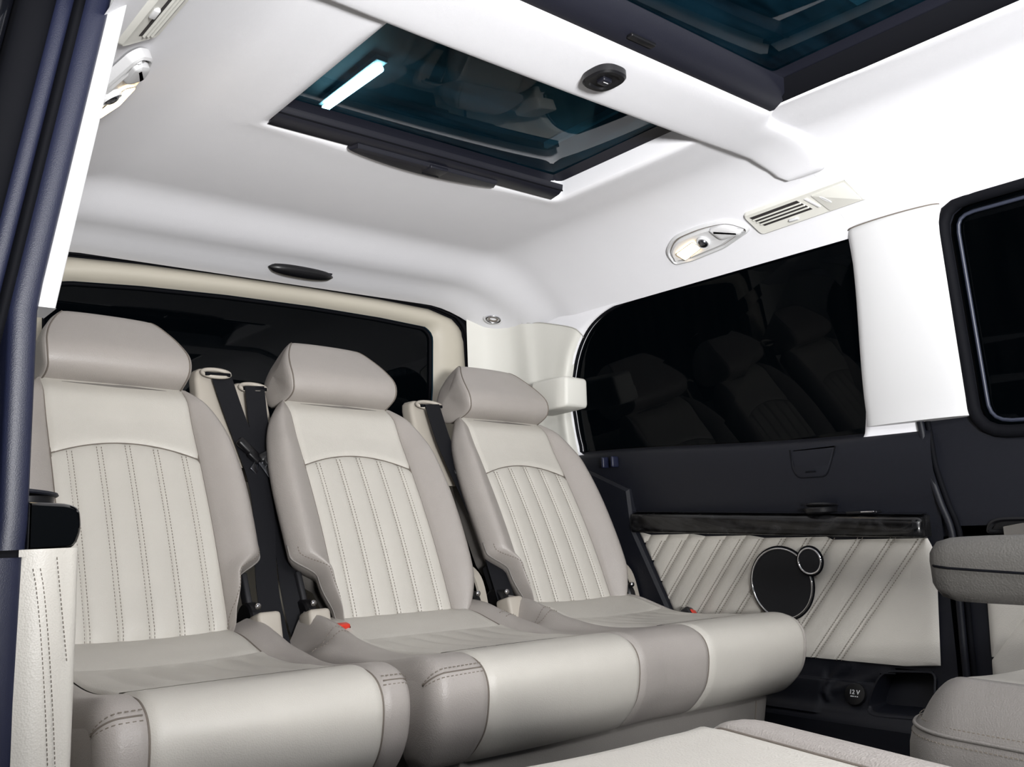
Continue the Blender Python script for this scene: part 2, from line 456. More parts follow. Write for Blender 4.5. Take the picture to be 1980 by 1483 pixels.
# ---- far C-pillar (white) and sliding door
def pillar():
    def Fn(u, v):
        z = .832 + (1.262 - .832) * v
        ya = .979 - .031 * sm(.83, 1.24, z) - .001; yb = .764 - .014 * v
        y = ya + (yb - ya) * u
        bul = .020 * math.sin(math.pi * min(1, max(0, u))) ** .45
        return V(Xw(z) - .004 - bul + .012 * (v > .97), y, z)
    o = grid('trim_3', Fn, 26, 30, 'trim_white'); tag(o, 'white pillar trim between quarter window and sliding door window', kind='structure')
    ed = [Fn(u / 25, 0) for u in range(26)]
    grid('lower_edge', lambda u, v: ed[int(round(u * 25))] + V(.03 * v, 0, -.002 * v), 26, 2, 'trim_white', o)
    tube('headliner_gap', [Fn(k / 19, .965) + V(-.0016, 0, 0) for k in range(20)], .0014, 'seam', o, 5)
pillar()
# sliding door on the far side
DX = .812
def door():
    loop = resample(roundpoly([(.752, 1.240), (.757, .80), (-.05, .77), (-.05, 1.238)], [.05, .06, .06, .06], 8), 120)
    loop = [Vector(p) for p in loop]; outer = to_rect(loop, -.9, .862, .60, 1.275, Vector((.36, 1.02))); n = 120
    vs = []; fs = []; K = 6
    def X(z): return Xw(z) + .006
    for p in loop: vs.append(V(X(p.y) + .03, p.x, p.y))
    for p in loop: vs.append(V(X(p.y) + .004, p.x, p.y))
    for k in range(K + 1):
        for p, q in zip(inset(loop, -.008), outer):
            e = p.lerp(q, k / K); vs.append(V(X(e.y) - .0, e.x, e.y))
    for j in range(K + 2):
        for i in range(n): fs.append((j * n + i, j * n + (i + 1) % n, (j + 1) * n + (i + 1) % n, (j + 1) * n + i))
    d = mk('door_1', vs, fs, 'navy'); tag(d, 'far sliding door with navy trim and padded leather panel', kind='structure')
    grid('lower_trim', lambda u, v: V(DX - .006, -.9 + 1.73 * u, .02 + .60 * v), 4, 4, 'navy', d)
    wnd = mk('window_3', [V(X(p.y) + .02, p.x, p.y) for p in loop], [tuple(range(n))], 'glass_dark', smooth=False)
    tag(wnd, 'dark tinted sliding door window on the far side', kind='structure')
    tube('rubber_frame', [V(X(p.y) - .004, p.x, p.y) for p in inset(loop, -.004)], .0125, 'rubber', wnd, 10, True)
    tube('inner_seal', [V(X(p.y) + .012, p.x, p.y) for p in inset(loop, .018)], .004, 'seal_grey', wnd, 6, True)
    # white header above the door window
    grid('upper_trim', lambda u, v: V(Xw(1.245 + .03 * v) - .008, -.9 + 1.66 * u, 1.257 + .018 * v), 4, 3, 'liner', d)
    # padded panel of two diagonal bands
    for k, (a, b) in enumerate([(.55, .675), (.675, .80), (.80, .96)]):
        sl = .82
        quilt([(.782, .335), (.775, .50), (.772, .585), (.2, .585), (.2, .335)], a, b, .345, sl, d, DX - .012)
    # inside handle with chrome lever
    hp = roundpoly([(.765, .604), (.755, .628), (.735, .634), (.50, .634), (.50, .604)], .012, 4)
    pillow('handle_recess', hp, lambda u, v, h: V(DX - .013 - h, u, v), [(0, 0), (.004, .002), (.008, -.004)], 'black', d)
    ribbon('handle_lever', [V(DX - .022, .725 - .025 * k, .607 + .012 * math.sin(k / 4 * 1.5)) for k in range(6)], [.02] * 6, [(0, 0, 1)] * 6, .008, 'chrome', d)
    return d
def span(poly, z):
    """y interval of a polygon at height z"""
    ys = []
    for i in range(len(poly)):
        a, b = poly[i], poly[(i + 1) % len(poly)]
        if (a[1] - z) * (b[1] - z) <= 0 and abs(a[1] - b[1]) > 1e-9: ys.append(a[0] + (b[0] - a[0]) * (z - a[1]) / (b[1] - a[1]))
    return (min(ys), max(ys)) if len(ys) > 1 else None
def quilt(panel, ylo, yhi, zref, sl, parent, x, s=1, puff=.0065):
    """one padded band between two slanted seams, cut to the panel outline"""
    zs = [p[1] for p in panel]; z0, z1 = min(zs) + .0004, max(zs) - .0004; rows = []
    for j in range(45):
        z = z0 + (z1 - z0) * j / 44; sp_ = span(panel, z)
        if not sp_: continue
        lo, hi = max(sp_[0], ylo - sl * (z - zref)), min(sp_[1], yhi - sl * (z - zref))
        if hi - lo > .0015: rows.append((z, lo, hi, sp_))
    if len(rows) < 2: return
    n = 15; vs = []; fs = []
    for z, lo, hi, sp_ in rows:
        for i in range(n):
            w_ = .5 - .5 * math.cos(math.pi * i / (n - 1)); w_ = .5 * w_ + .5 * i / (n - 1); y = lo + (hi - lo) * w_
            d = min(y - (ylo - sl * (z - zref)), (yhi - sl * (z - zref)) - y) * .77; d = min(d, (y - sp_[0]) * 1.2, (sp_[1] - y) * 1.2, (z - z0) * 1.5, (z1 - z) * 1.5)
            h = puff * (1 - (1 - min(1, max(0, d) / .022)) ** 2.2) - .001
            vs.append(V(s * (x - h), y, z))
    for j in range(len(rows) - 1):
        for i in range(n - 1): fs.append((j * n + i, j * n + i + 1, (j + 1) * n + i + 1, (j + 1) * n + i))
    return mk('quilted_band', vs, fs, 'cream', parent)
door()
# door edge ridge and shut line
ed = cr([(.80, .868, .86), (.798, .862, .80), (.797, .858, .741), (.797, .842, .668), (.797, .826, .606), (.797, .826, .5), (.797, .829, .34), (.797, .829, .1)], 40)
o = tube('trim_4', ed, .0075, 'navy', None, 8); tag(o, 'navy raised rib along the sliding door shut line', kind='structure')
tube('shut_gap', [p + V(.006, -.012, 0) for p in ed], .006, 'rubber', o, 6)

# ---- quilted far panel
TOPY = [1.607, 1.547, 1.481, 1.426, 1.363, 1.306, 1.252, 1.193, 1.128, 1.072, 1.007, .934, .873]
PANEL = [(1.640, .624), (1.2, .607), (.874, .598), (.866, .58), (.865, .50), (.876, .347), (1.007, .3425), (1.19, .339), (1.5, .338), (1.536, .415)]
def side_panel(s, parent_label):
    nm = 'far' if s > 0 else 'near'
    t = thing('quilted_side_panel', (s * .79, 1.25, .34), parent_label, 'side panel')
    mb = MB(); sl = .82; zr = .61
    # seam y (at z=.61), bands in between
    ys = [1.607 + .07, *TOPY, .873 - .4]
    for a, b in zip(ys[1:], ys[:-1]):
        quilt(PANEL, a, b, zr, sl, t, .793, s)
    zc = [.60 - .005 * k for k in range(54)]
    for y0 in TOPY:
        for off in (-.0055, .0055):
            P = []
            for z in zc:
                y = y0 + off - sl * (z - zr)
                lim = 1.636 - (.623 - z) * .48
                if .874 < y < lim - .004 and z > .344: P.append(V(s * (.793 - .0062), y, z))
            if len(P) > 1: stitch_add(mb, P, (-s, 0, 0), wd=.0013)
    tag(mb.build('stitching', 'stitch', t, smooth=False), kind='stuff')
    return t
side_panel(1, 'cream leather side panel with diagonal quilted bands around the speaker')
# rear plastic wedge beside the far seat
pillow('trim_5', [(1.645, .632), (1.655, .74), (1.80, .80), (2.08, .80), (2.08, .10), (1.40, .10), (1.50, .33), (1.532, .415)], lambda u, v, h: V(.782 - h, u, v), [(0, -.02), (.002, 0), (.010, .006)], 'navy')
tag(bpy.data.objects['trim_5'], 'navy plastic wedge trim behind the far rear seat', kind='structure')

# ---- speaker
sp = thing('door_speaker', (.783, 1.205, .425), 'round black speaker with small chrome ringed tweeter on quilted panel', 'speaker')
def ringed(c, r, nm, rings):
    u, v = V(0, 1, 0), V(0, 0, 1)
    lathe(nm, [(r, 0), (r, .010), (r * .5, .011), (r * .02, .0115)], c, (-1, 0, 0), 'mesh_black', sp, 56)
    tube(rings, [Vector(c) + V(-.010, math.cos(a) * r, math.sin(a) * r) for a in [2 * math.pi * k / 64 for k in range(64)]], .0026, 'chrome', sp, 8, True)
    tube('shadow_ring', [Vector(c) + V(-.008, math.cos(a) * (r + .004), math.sin(a) * (r + .004)) for a in [2 * math.pi * k / 64 for k in range(64)]], .002, 'rubber', sp, 6, True)
ringed((.786, 1.209, .503), .0775, 'woofer_grille', 'woofer_ring')
ringed((.782, 1.130, .553), .0275, 'tweeter_grille', 'tweeter_ring')

# ---- wood trim rail with shelf, cup holder, switch
def rail(s, y0, y1, label, cut=0):
    t = thing('armrest_rail', (s * .77, (y0 + y1) / 2, .60), label, 'armrest rail')
    n = 40
    def sect(y, k=1.0):
        f = (y - .86) / .76
        zb = .5985 + .026 * f; zt = .641 + .033 * f
        xf = .764
        pts = [(.80, zb), (xf + .006, zb), (xf + .001, zb + .004), (xf - .001, zb + .014), (xf, zt - .012), (xf + .004, zt - .003), (xf + .012, zt), (.80, zt + .004)]
        return [V(s * (.80 + (x - .80) * k), y, .5 * (zb + zt) + (z - .5 * (zb + zt)) * (k * .25 + .75)) for x, z in pts]
    ys = [y0, y0 + .004, y0 + .012] + [y0 + .012 + (y1 - y0 - .012) * k / n for k in range(1, n + 1)]
    ks = [.55, .85, 1] + [1] * n
    loft('wood_veneer', [sect(y, k) for y, k in zip(ys, ks)], 'wood', t)
    return t
r1 = rail(1, .868, 1.64, 'glossy black burl wood armrest rail above the quilted side panel')
grid('shelf_top', lambda u, v: V(.772 + .03 * v, .872 + .77 * u, .645 + .033 * u + .004 * v), 6, 3, 'navy', r1)
cu = thing('cup_holder', (.775, 1.095, .655), 'folding round black cup holder on the far armrest rail', 'cup holder')
lathe('holder_ring', [(.028, 0), (.034, .004), (.036, .012), (.034, .014), (.028, .012), (.024, .004)], (.786, 1.10, .654), (0, 0, 1), 'black', cu, 36)
lathe('holder_lid', [(.033, 0), (.035, .002), (.033, .005), (.012, .006), (.002, .006)], (.788, 1.096, .670), (.1, 0, 1), 'black', cu, 36)
sw = thing('ash_tray', (.775, 1.0, .65), 'small flush ashtray lid beside the far cup holder', 'ashtray')
rbox('lid', (.785, 1.0, .6535), (.022, .07, .006), 'black', sw, .002)
rbox('lid_edge', (.7735, .985, .6545), (.003, .03, .003), 'chrome', sw, .001)
# near-side rail seen end-on behind the door jamb
r2 = rail(-1, 1.0, 1.62, 'glossy black armrest rail end beside the near door pillar')
ends = roundpoly([(-.806, .653), (-.761, .654), (-.7545, .672), (-.757, .694), (-.768, .699), (-.806, .702)], [.002, .012, .01, .01, .006, .002], 5)
pillow('rail_end', ends, lambda u, v, h: V(u, 1.0 - h, v), [(0, -.03), (0, .0), (.0012, .0035), (.0035, .0055)], 'black_gloss', r2)
c2 = thing('cup_holder', (-.79, 1.03, .70), 'folding black cup holder on the near armrest rail end', 'cup holder')
lathe('holder_ring', [(.026, 0), (.03, .002), (.031, .0095), (.028, .0105), (.022, .004)], (-.800, 1.052, .699), (0, 0, 1), 'black', c2, 36)
lathe('holder_lid', [(.034, 0), (.0355, .0015), (.034, .004), (.01, .005), (.002, .005)], (-.801, 1.050, .7115), (.12, 0, 1), 'navy', c2, 36)

# ---- parcel flap, grab notches on the far wall
fp = roundpoly([(1.162, .80), (1.162, .757), (1.150, .736), (1.080, .735), (1.068, .757), (1.052, .80)], [.002, .015, .012, .014, .015, .002], 4)
fl2 = thing('storage_flap', (.785, 1.11, .735), 'small navy flap with rounded corners below the quarter window', 'flap')
pillow('flap_panel', fp, lambda u, v, h: V(.789 - h + .006 * sm(.78, .80, v), u, v), [(0, -.004), (.0008, .0025), (.004, .0035)], 'navy', fl2)
tube('flap_gap', [V(.7875, p.x, p.y) for p in inset([Vector(q) for q in fp], -.0015)[3:-3]], .0012, 'rubber', fl2, 5)
rbox('finger_slot', (.785, 1.115, .747), (.003, .026, .004), 'rubber', fl2, .001)
bh = thing('belt_hook', (.78, 1.74, .80), 'small navy plastic belt clip ridges under the quarter window', 'clip')
for k, y in enumerate((1.70, 1.735)):
    rbox('clip_rib', (.777, y, .815), (.025, .010, .03), 'navy_light', bh, .004)

# ---- lower plinth detail: socket, storage recess, moulded ridge
so = thing('power_socket', (.77, 1.05, .26), 'round black power socket cap marked 12 V on navy plinth', 'socket')
sn = V(-.9, 0, .36).normalized()
su = V(0, -1, 0); sv = sn.cross(su) * -1
if sv.z < 0: sv = -sv
scn = V(plx(.281) - .002, 1.050, .281)
lathe('socket_cap', [(.022, -.004), (.0235, .002), (.022, .006), (.018, .007), (.001, .0065)], scn, sn, 'black', so, 36)
def text_mesh(txt, size, org, u, v, nrm, parent):
    cu_ = bpy.data.curves.new('t', 'FONT'); cu_.body = txt; cu_.size = size; cu_.align_x = 'CENTER'; cu_.extrude = .0003; cu_.offset = size * .015
    tmp = bpy.data.objects.new('t', cu_); COL.objects.link(tmp)
    dg = bpy.context.evaluated_depsgraph_get(); me = bpy.data.meshes.new_from_object(tmp.evaluated_get(dg))
    bpy.data.objects.remove(tmp)
    for vx in me.vertices:
        c = vx.co.copy(); vx.co = org + u * c.x + v * c.y + nrm * c.z
    me.materials.clear(); me.materials.append(MATS['white_print'])
    o = bpy.data.objects.new('lettering', me); return link(o, parent)
text_mesh('12 V', .0125, scn + sn * .0075 - V(0, 0, 0) + sv * -.001, su, sv, sn, so)
mbp = MB()
for a, b in ((-.008, .0), (.0015, .0045), (.006, .009)):
    o_ = scn + sn * .0074 - sv * .0065
    mbp.add([o_ + su * a, o_ + su * b, o_ + su * b + sv * .002, o_ + su * a + sv * .002], [(0, 1, 2, 3)])
mbp.build('small_print', 'white_print', so, smooth=False)
rp = [Vector(p) for p in resample(roundpoly(RECESS, .012, 4), 60)]
vs = []; fs = []
for ins, dx in ((-.003, -.001), (.001, -.002), (.004, .006), (.010, .05)):
    for p in inset(rp, ins): vs.append(V(plx(p.y) + dx, p.x, p.y))
for j in range(3):
    for i in range(60): fs.append((j * 60 + i, j * 60 + (i + 1) % 60, (j + 1) * 60 + (i + 1) % 60, (j + 1) * 60 + i))
fs.append(tuple(range(180, 240)))
rec = mk('trim_6', vs, fs, 'navy', angle=60)
tag(rec, 'dark rounded storage recess in the navy side plinth', kind='structure')

# ---- D pillar trim (far side) + mirrored near side
def dpillar(s, nm, label):
    base = cr([(.618, 2.128, 0), (.675, 2.105, 0), (.715, 2.05, 0), (.724, 1.985, 0), (.735, 1.95, 0), (.741, 1.90, 0), (.744, 1.862, 0), (.772, 1.858, 0)], 60)
    YB = [(.80, 1.85), (.88, 1.862), (.95, 1.866), (1.03, 1.86), (1.123, 1.82), (1.16, 1.79), (1.2, 1.745)]
    def Fn(u, v):
        b = base[int(round(u * 59))]
        top = min(Zc(b.x, b.y) + .004, interp([(0, 1.3), (.60, 1.24), (.75, 1.212), (.88, 1.185), (1, 1.165)], u))
        z = .80 + (top - .80) * v
        lean = .03 * (1 - v)
        k = sm(.45, 1, u); yy = b.y + (interp(YB, z) + .004 - 1.86) * k
        return V(s * (b.x + lean * min(1, u * 3)), yy, z)
    o = grid(nm, Fn, 60, 24, 'trim_cream'); tag(o, label, kind='structure')
    tube('top_joint', [Fn(k / 29, 1.0) + V(-s * .0012, -.0012, -.001) for k in range(29)], .0013, 'seam_white', o, 5)
dpillar(1, 'trim_9', 'cream rear corner pillar trim beside the far quarter window')
dpillar(-1, 'trim_10', 'cream rear corner pillar trim on the door side')
# dark backing that closes the corner behind pillar and tailgate seal
def backing():
    vs = []; fs = []
    prof = [(.615, 2.150), (.75, 2.150), (.80, 2.10), (.815, 1.9)]
    for z in (.0, 1.30):
        for x, y in prof: vs.append(V(x, y, z))
    n = len(prof); fs = [(i, i + 1, n + i + 1, n + i) for i in range(n - 1)]
    vs2 = [V(-v.x, v.y, v.z) for v in vs]; fs += [tuple(i + len(vs) for i in f) for f in fs]
    return mk('wall_back_corner', vs + vs2, fs, 'rubber', smooth=False)
tag(backing(), 'dark body shell behind the rear corner trims', kind='structure')

# ---- tailgate
TG_OUT = [(-.628, .30), (.628, .30), (.634, 1.1), (.629, 1.215), (.616, 1.252), (.585, 1.280), (.50, 1.301), (.33, 1.309), (.12, 1.312), (-.12, 1.312), (-.33, 1.309), (-.50, 1.301), (-.585, 1.280), (-.616, 1.252), (-.629, 1.215), (-.634, 1.1)]
TG_IN = [(-.515, .86), (.485, .86), (.508, 1.06), (.514, 1.215), (.505, 1.235), (.485, 1.246), (.33, 1.256), (.12, 1.262), (-.12, 1.262), (-.33, 1.256), (-.485, 1.246), (-.530, 1.238), (-.545, 1.215), (-.540, 1.06)]
def tailgate():
    a = resample([Vector(p) for p in TG_IN], 200)
    c = Vector((0, 1.0)); 
    o_loop = [Vector(p) for p in TG_OUT]
    outer = []
    for p in a:   # radial hit on outer loop
        d = (p - c).normalized(); best = None
        for i in range(len(o_loop)):
            e, f = o_loop[i], o_loop[(i + 1) % len(o_loop)]; m = f - e
            den = d.x * m.y - d.y * m.x
            if abs(den) < 1e-9: continue
            w_ = e - c; t = (w_.x * m.y - w_.y * m.x) / den; q = (w_.x * d.y - w_.y * d.x) / den
            if t > 0 and -1e-6 <= q <= 1 + 1e-6 and (best is None or t < best): best = t
        outer.append(c + d * best)
    K = 12; n = len(a); vs = []; fs = []
    for k in range(K + 1):
        t = k / K; h = .030 * math.sin(math.pi * min(1, t * .93 + .035)) ** .6
        for p, q in zip(a, outer):
            e = p.lerp(q, t); vs.append(V(e.x, 2.165 - h, e.y))
    for j in range(K):
        for i in range(n): fs.append((j * n + i, j * n + (i + 1) % n, (j + 1) * n + (i + 1) % n, (j + 1) * n + i))
    t = mk('wall_rear', vs, fs, 'frame_cream'); tag(t, 'cream tailgate inner trim around the dark rear window', kind='structure')
    wn = mk('window_4', [V(p.x, 2.172, p.y) for p in a], [tuple(range(n))], 'glass_dark', smooth=False); tag(wn, 'dark tinted tailgate window behind the headrests', kind='structure')
    tube('window_gasket', [V(p.x, 2.168, p.y) for p in inset(a, .003)], .005, 'rubber', wn, 6, True)
    tube('tailgate_seal', [V(q.x, 2.142, q.y + .002) for q in [c + (p - c) * 1.010 for p in outer]], [.0035 + .006 * sm(1.285, 1.22, p.y) for p in outer], 'rubber', t, 8, True)
    rect = to_rect(outer, -.86, .86, .0, 1.47, c); q2 = [c + (p - c) * .99 for p in outer]
    mk('body_surround', [V(p.x, 2.158, p.y) for p in q2] + [V(p.x, 2.162, p.y) for p in rect], [(i, (i + 1) % n, n + (i + 1) % n, n + i) for i in range(n)], 'rubber', t, smooth=False)
    return t
tailgate()
# rear header handle
hd = thing('tailgate_pull', (.04, 2.07, 1.31), 'black oblong grab recess in the rear edge of headliner', 'handle')
lp = []
for k in range(15):
    u = k / 14 * 2 - 1; hw = .002 + .021 * (1 - abs(u) ** 2.6) ** .5; hh = .002 + .015 * (1 - abs(u) ** 2.6) ** .5
    c = V(.038 + .092 * u, 2.062 + .004 * u, 1.322 + .0)
    lp.append([c + V(0, math.cos(a) * hw, math.sin(a) * hh) for a in [2 * math.pi * j / 14 for j in range(14)]])
loft('grip', lp, 'black', hd)
rbox('grip_base', (.038, 2.064, 1.328), (.17, .022, .006), 'black_frame', hd, .002)
# coat hook at rear corner
hk = thing('coat_hook', (.66, 2.07, 1.26), 'small silver coat hook in the far rear headliner corner', 'hook')
hc = V(.668, 2.062, 1.272)
hu = V(.8, -.5, -.15).normalized(); hn = V(-.45, -.75, -.45).normalized(); hv = hn.cross(hu).normalized()
if hv.z < 0: hv = -hv
pillow('hook_plate', [(math.cos(a) * .030, math.sin(a) * .017) for a in [2 * math.pi * k / 28 for k in range(28)]], lambda u, v, h: hc + hu * u + hv * v + hn * h, [(0, -.02), (0, .002), (.002, .005), (.006, .002)], 'trim_white', hk)
tube('hook_loop', [hc + hu * math.cos(a) * .021 + hv * (math.sin(a) * .011) + hn * (.008 + .004 * math.sin(a)) for a in [2 * math.pi * k / 24 for k in range(24)]], .0034, 'chrome', hk, 8, True)
tube('hook_recess', [hc + hu * math.cos(a) * .013 + hv * math.sin(a) * .006 + hn * .0035 for a in [2 * math.pi * k / 20 for k in range(20)]], .0025, 'seam', hk, 6, True)
# belt outlet box on the D pillar
bx = thing('belt_outlet_box', (.71, 1.80, .96), 'cream box shaped belt outlet on the far rear pillar', 'belt outlet')
def bxl(y, k, zc=1.008):
    p = roundpoly([(-.052, -.040), (.034, -.042), (.036, .040), (-.046, .044)], .010, 4)
    return [V(.708 + q.x * k + (y - 1.76) * .1, y, zc + q.y * k) for q in p]
loft('box', [bxl(1.752, .80), bxl(1.7545, .92), bxl(1.760, 1.0), bxl(1.80, 1.04), bxl(1.90, 1.08)], 'trim_cream', bx)

# ------------------------------------------------------------------ roof: cross bar, sunroofs, switch
def crossbar():
    fr_ = [(0, .853), (.345, .853), (.358, .857), (.372, .872), (.388, .884), (.42, .889), (.56, .888), (.585, .892), (.602, .906), (.610, .925)]
    rr_ = [(0, 1.022), (.3, 1.020), (.5, 1.014), (.58, 1.006), (.600, .992), (.610, .965)]
    xs = [-.610, -.608, -.604, -.598, -.59, -.58, -.56, -.5] + [-.45 + .01 * k for k in range(91)] + [.5, .56, .58, .59, .598, .604, .608, .610]
    def Fn(u, v):
        x = xs[int(round(u * (len(xs) - 1)))]; a = abs(x); y0 = interp(fr_, a); y1 = interp(rr_, a)
        w_ = [0, 0, .02, .07, .15, .3, .5, .7, .85, .93, .98, 1, 1][int(round(v * 12))]
        h = [-.045, .000, .006, .010, .012, .0125, .0125, .0125, .0125, .012, .011, .009, -.045][int(round(v * 12))]
        if a > .595: h = min(h, .003 + (.610 - a) / .015 * .010)
        y = y0 + (y1 - y0) * w_
        return V(x, y, Zc(x, .9) - h)
    t = grid('trim_11', Fn, len(xs), 13, 'liner', angle=70)
    tag(t, 'white fabric covered roof cross bar between the two glass roofs', kind='structure')
    return t
crossbar()
def mpz(z): return lambda u, v, h: V(u, v, z - h)
s1 = thing('roof_switch', (0, .935, 1.355), 'oval black roof switch set into the white cross bar', 'switch')
ov = [(-.001 + math.cos(a) * .031 * abs(math.cos(a)) ** -.25 if abs(math.cos(a)) > .01 else -.001, .937 + (.034 * math.sin(a) * (abs(math.sin(a)) ** -.25 if abs(math.sin(a)) > .01 else 1))) for a in [2 * math.pi * (k + .5) / 40 for k in range(40)]]
pillow('bezel', ov, mpz(1.3655), [(0, -.01), (0, .003), (.003, .0065), (.010, .0065), (.013, .003), (.016, .003)], 'black', s1)
rbox('rocker', (-.001, .937, 1.361), (.020, .018, .009), 'black_frame', s1, .003)
rbox('mark', (-.001, .934, 1.3562), (.010, .0012, .0006), 'white_print', s1, .0002)

def sunroof(hx, y0, y1, label, rear_bar):
    t = thing('glass_roof', (0, (y0 + y1) / 2, 1.40), label, 'sunroof')
    # frame well
    hole = [Vector(p) for p in resample(roundpoly([(-hx, y0), (hx, y0), (hx, y1), (-hx, y1)], .03, 6), 120)]
    n = 120; rows = [(.0, 1.392), (.0, 1.404), (.010, 1.418), (.020, 1.430), (.030, 1.436)]
    vs = []; fs = []
    for ins, z in rows:
        for p in inset(hole, ins): vs.append(V(p.x, p.y, z))
    for j in range(len(rows) - 1):
        for i in range(n): fs.append((j * n + i, j * n + (i + 1) % n, (j + 1) * n + (i + 1) % n, (j + 1) * n + i))
    mk('frame', vs, fs, 'black_frame', t, angle=40)
    g = rbox('glass_pane', (0, (y0 + y1) / 2, 1.4385), (2 * hx + .02, y1 - y0 + .02, .003), 'glass_roof', t, .001)
    return t
sr = sunroof(.362, 1.012, 1.446, 'rear glass roof panel with black pull blind edge above seats', True)
# blind bar along the rear edge with crescent grip and latch
bar = loft('blind_bar', [[V(x, 1.438, 1.405), V(x, 1.4375, 1.386), V(x, 1.43, 1.3825), V(x, 1.404, 1.3865), V(x, 1.392, 1.394), V(x, 1.390, 1.405)] for x in (-.350, -.2, 0, .2, .335)], 'black_frame', sr)
tube('bar_piping', [V(-.349 + .686 * k / 11, 1.394, 1.3925) for k in range(12)], .0018, 'rubber', sr, 5)
cg = [(-.185 + .36 * k / 20, 1.437 + .026 * math.sin(math.pi * k / 20) ** .75) for k in range(21)]
poly = cg + [(.165, 1.415), (-.175, 1.415)]
gp = pillow('grip', poly, mpz(1.387), [(0, -.02), (0, .006), (.003, .0105), (.010, .012)], 'black_frame', sr)
rbox('latch', (.012, 1.428, 1.377), (.044, .034, .008), 'black_frame', gp, .0025)
tube('latch_ridge', [V(-.008, 1.4455 + .0 * k, 1.3735) + V(.008 * k, 0, 0) for k in range(6)], .0014, 'rubber', gp, 5)
sf = sunroof(.362, -.36, .868, 'large front glass roof panel with wide black frame', False)
loft('rear_frame', [[V(x, .866, 1.405), V(x, .862, 1.376), V(x, .853, 1.375), V(x, .822, 1.392), V(x, .813, 1.412)] for x in (-.350, 0, .350)], 'black_frame', sf)
rbox('blind_catch', (-.02, .838, 1.379), (.055, .012, .006), 'black', sf, .002)
loft('side_frame', [[V(.358, y, 1.41), V(.356, y, 1.384), V(.340, y, 1.388), V(.325, y, 1.412)] for y in (-.3, .3, .862)], 'rubber', sf)
rg = loft('grey_bar', [[V(x, .60, 1.475), V(x, .655, 1.475), V(x, .655, 1.462), V(x, .60, 1.462)] for x in (-.29, 0, .30)], 'mid_grey', sf)  # plain grey bars just above the front glass
loft('grey_bar', [[V(.275, y, 1.475), V(.300, y, 1.475), V(.300, y, 1.462), V(.275, y, 1.462)] for y in (-.2, .2, .60)], 'mid_grey', sf)
loft('reflection_bar', [[V(.255, y, 1.475), V(.265, y, 1.475), V(.265, y, 1.462), V(.255, y, 1.462)] for y in (1.0, 1.2, 1.36)], 'mid_grey', sr)  # frame reflection in the rear glass, modelled as a grey bar

# ---- ceiling vents and reading lamps on both sides
def corner_map(TL, TR, BL, BR, s):
    TL, TR, BL, BR = [Vector((s * p[0], p[1], p[2])) for p in (TL, TR, BL, BR)]
    nn = (TR - TL).cross(BL - TL).normalized()
    inward = V(-s, 0, -1.4)
    if nn.dot(inward) < 0: nn = -nn
    def mp(u, v, h):   # u,v in metres-normalised 0..1
        return (TL * (1 - u) + TR * u) * (1 - v) + (BL * (1 - u) + BR * u) * v + nn * h
    return mp
def vent(s, label):
    t = thing('air_vent', (s * .67, 1.0, 1.29), label, 'air vent', 'headliner air vents')
    mp = corner_map((.645, 1.140, 1.322), (.638, .885, 1.326), (.699, 1.128, 1.283), (.692, .873, 1.287), s)
    mm = lambda u, v, h: mp(u / .255, v / .06, h)
    L, Wd = .255, .06
    body = roundpoly([(0, 0), (L, 0), (L, Wd), (0, Wd)], [.012, .006, .004, .012], 4)
    pillow('bezel', body, mm, [(-.003, -.008), (0, .004), (.003, .007), (.008, .0065)], 'trim_cream', t)
    pillow('grille_back', [(.012, .010), (.134, .010), (.148, .040), (.026, .040)], mm, [(0, .0066), (.0004, .0072)], 'slot_dark', t)
    for k in range(3):
        v0 = .010 + .030 * (k + 1) / 4 - .0013; a = .014 * ((v0 - .010) / .03)
        P = [(.012 + a, v0), (.134 + a, v0), (.1352 + a, v0 + .0028), (.0132 + a, v0 + .0028)]
        pillow('slat', P, mm, [(0, .0066), (.0002, .0094), (.0008, .0100)], 'trim_cream', t)
    wv = rbox('thumb_wheel', mm(.095, .0475, .008), (.008, .022, .006), 'trim_white', t, .002)
    pillow('cover_panel', roundpoly([(.168, .010), (.246, .008), (.250, .055), (.176, .056)], .003, 3), mm, [(0, .0055), (.0006, .0085), (.002, .0090)], 'trim_cream', t)
    pillow('finger_notch', [(.189 + math.cos(a) * .0035 + .006 * math.sin(a), .028 + math.sin(a) * .011) for a in [2 * math.pi * k / 20 for k in range(20)]], mm, [(0, .0085), (.001, .0104), (.002, .0100)], 'trim_white', t)
    pillow('slide_tab', [(.150, .012), (.156, .012), (.168, .040), (.162, .040)], mm, [(0, .006), (.0006, .0092), (.001, .0094)], 'trim_white', t)
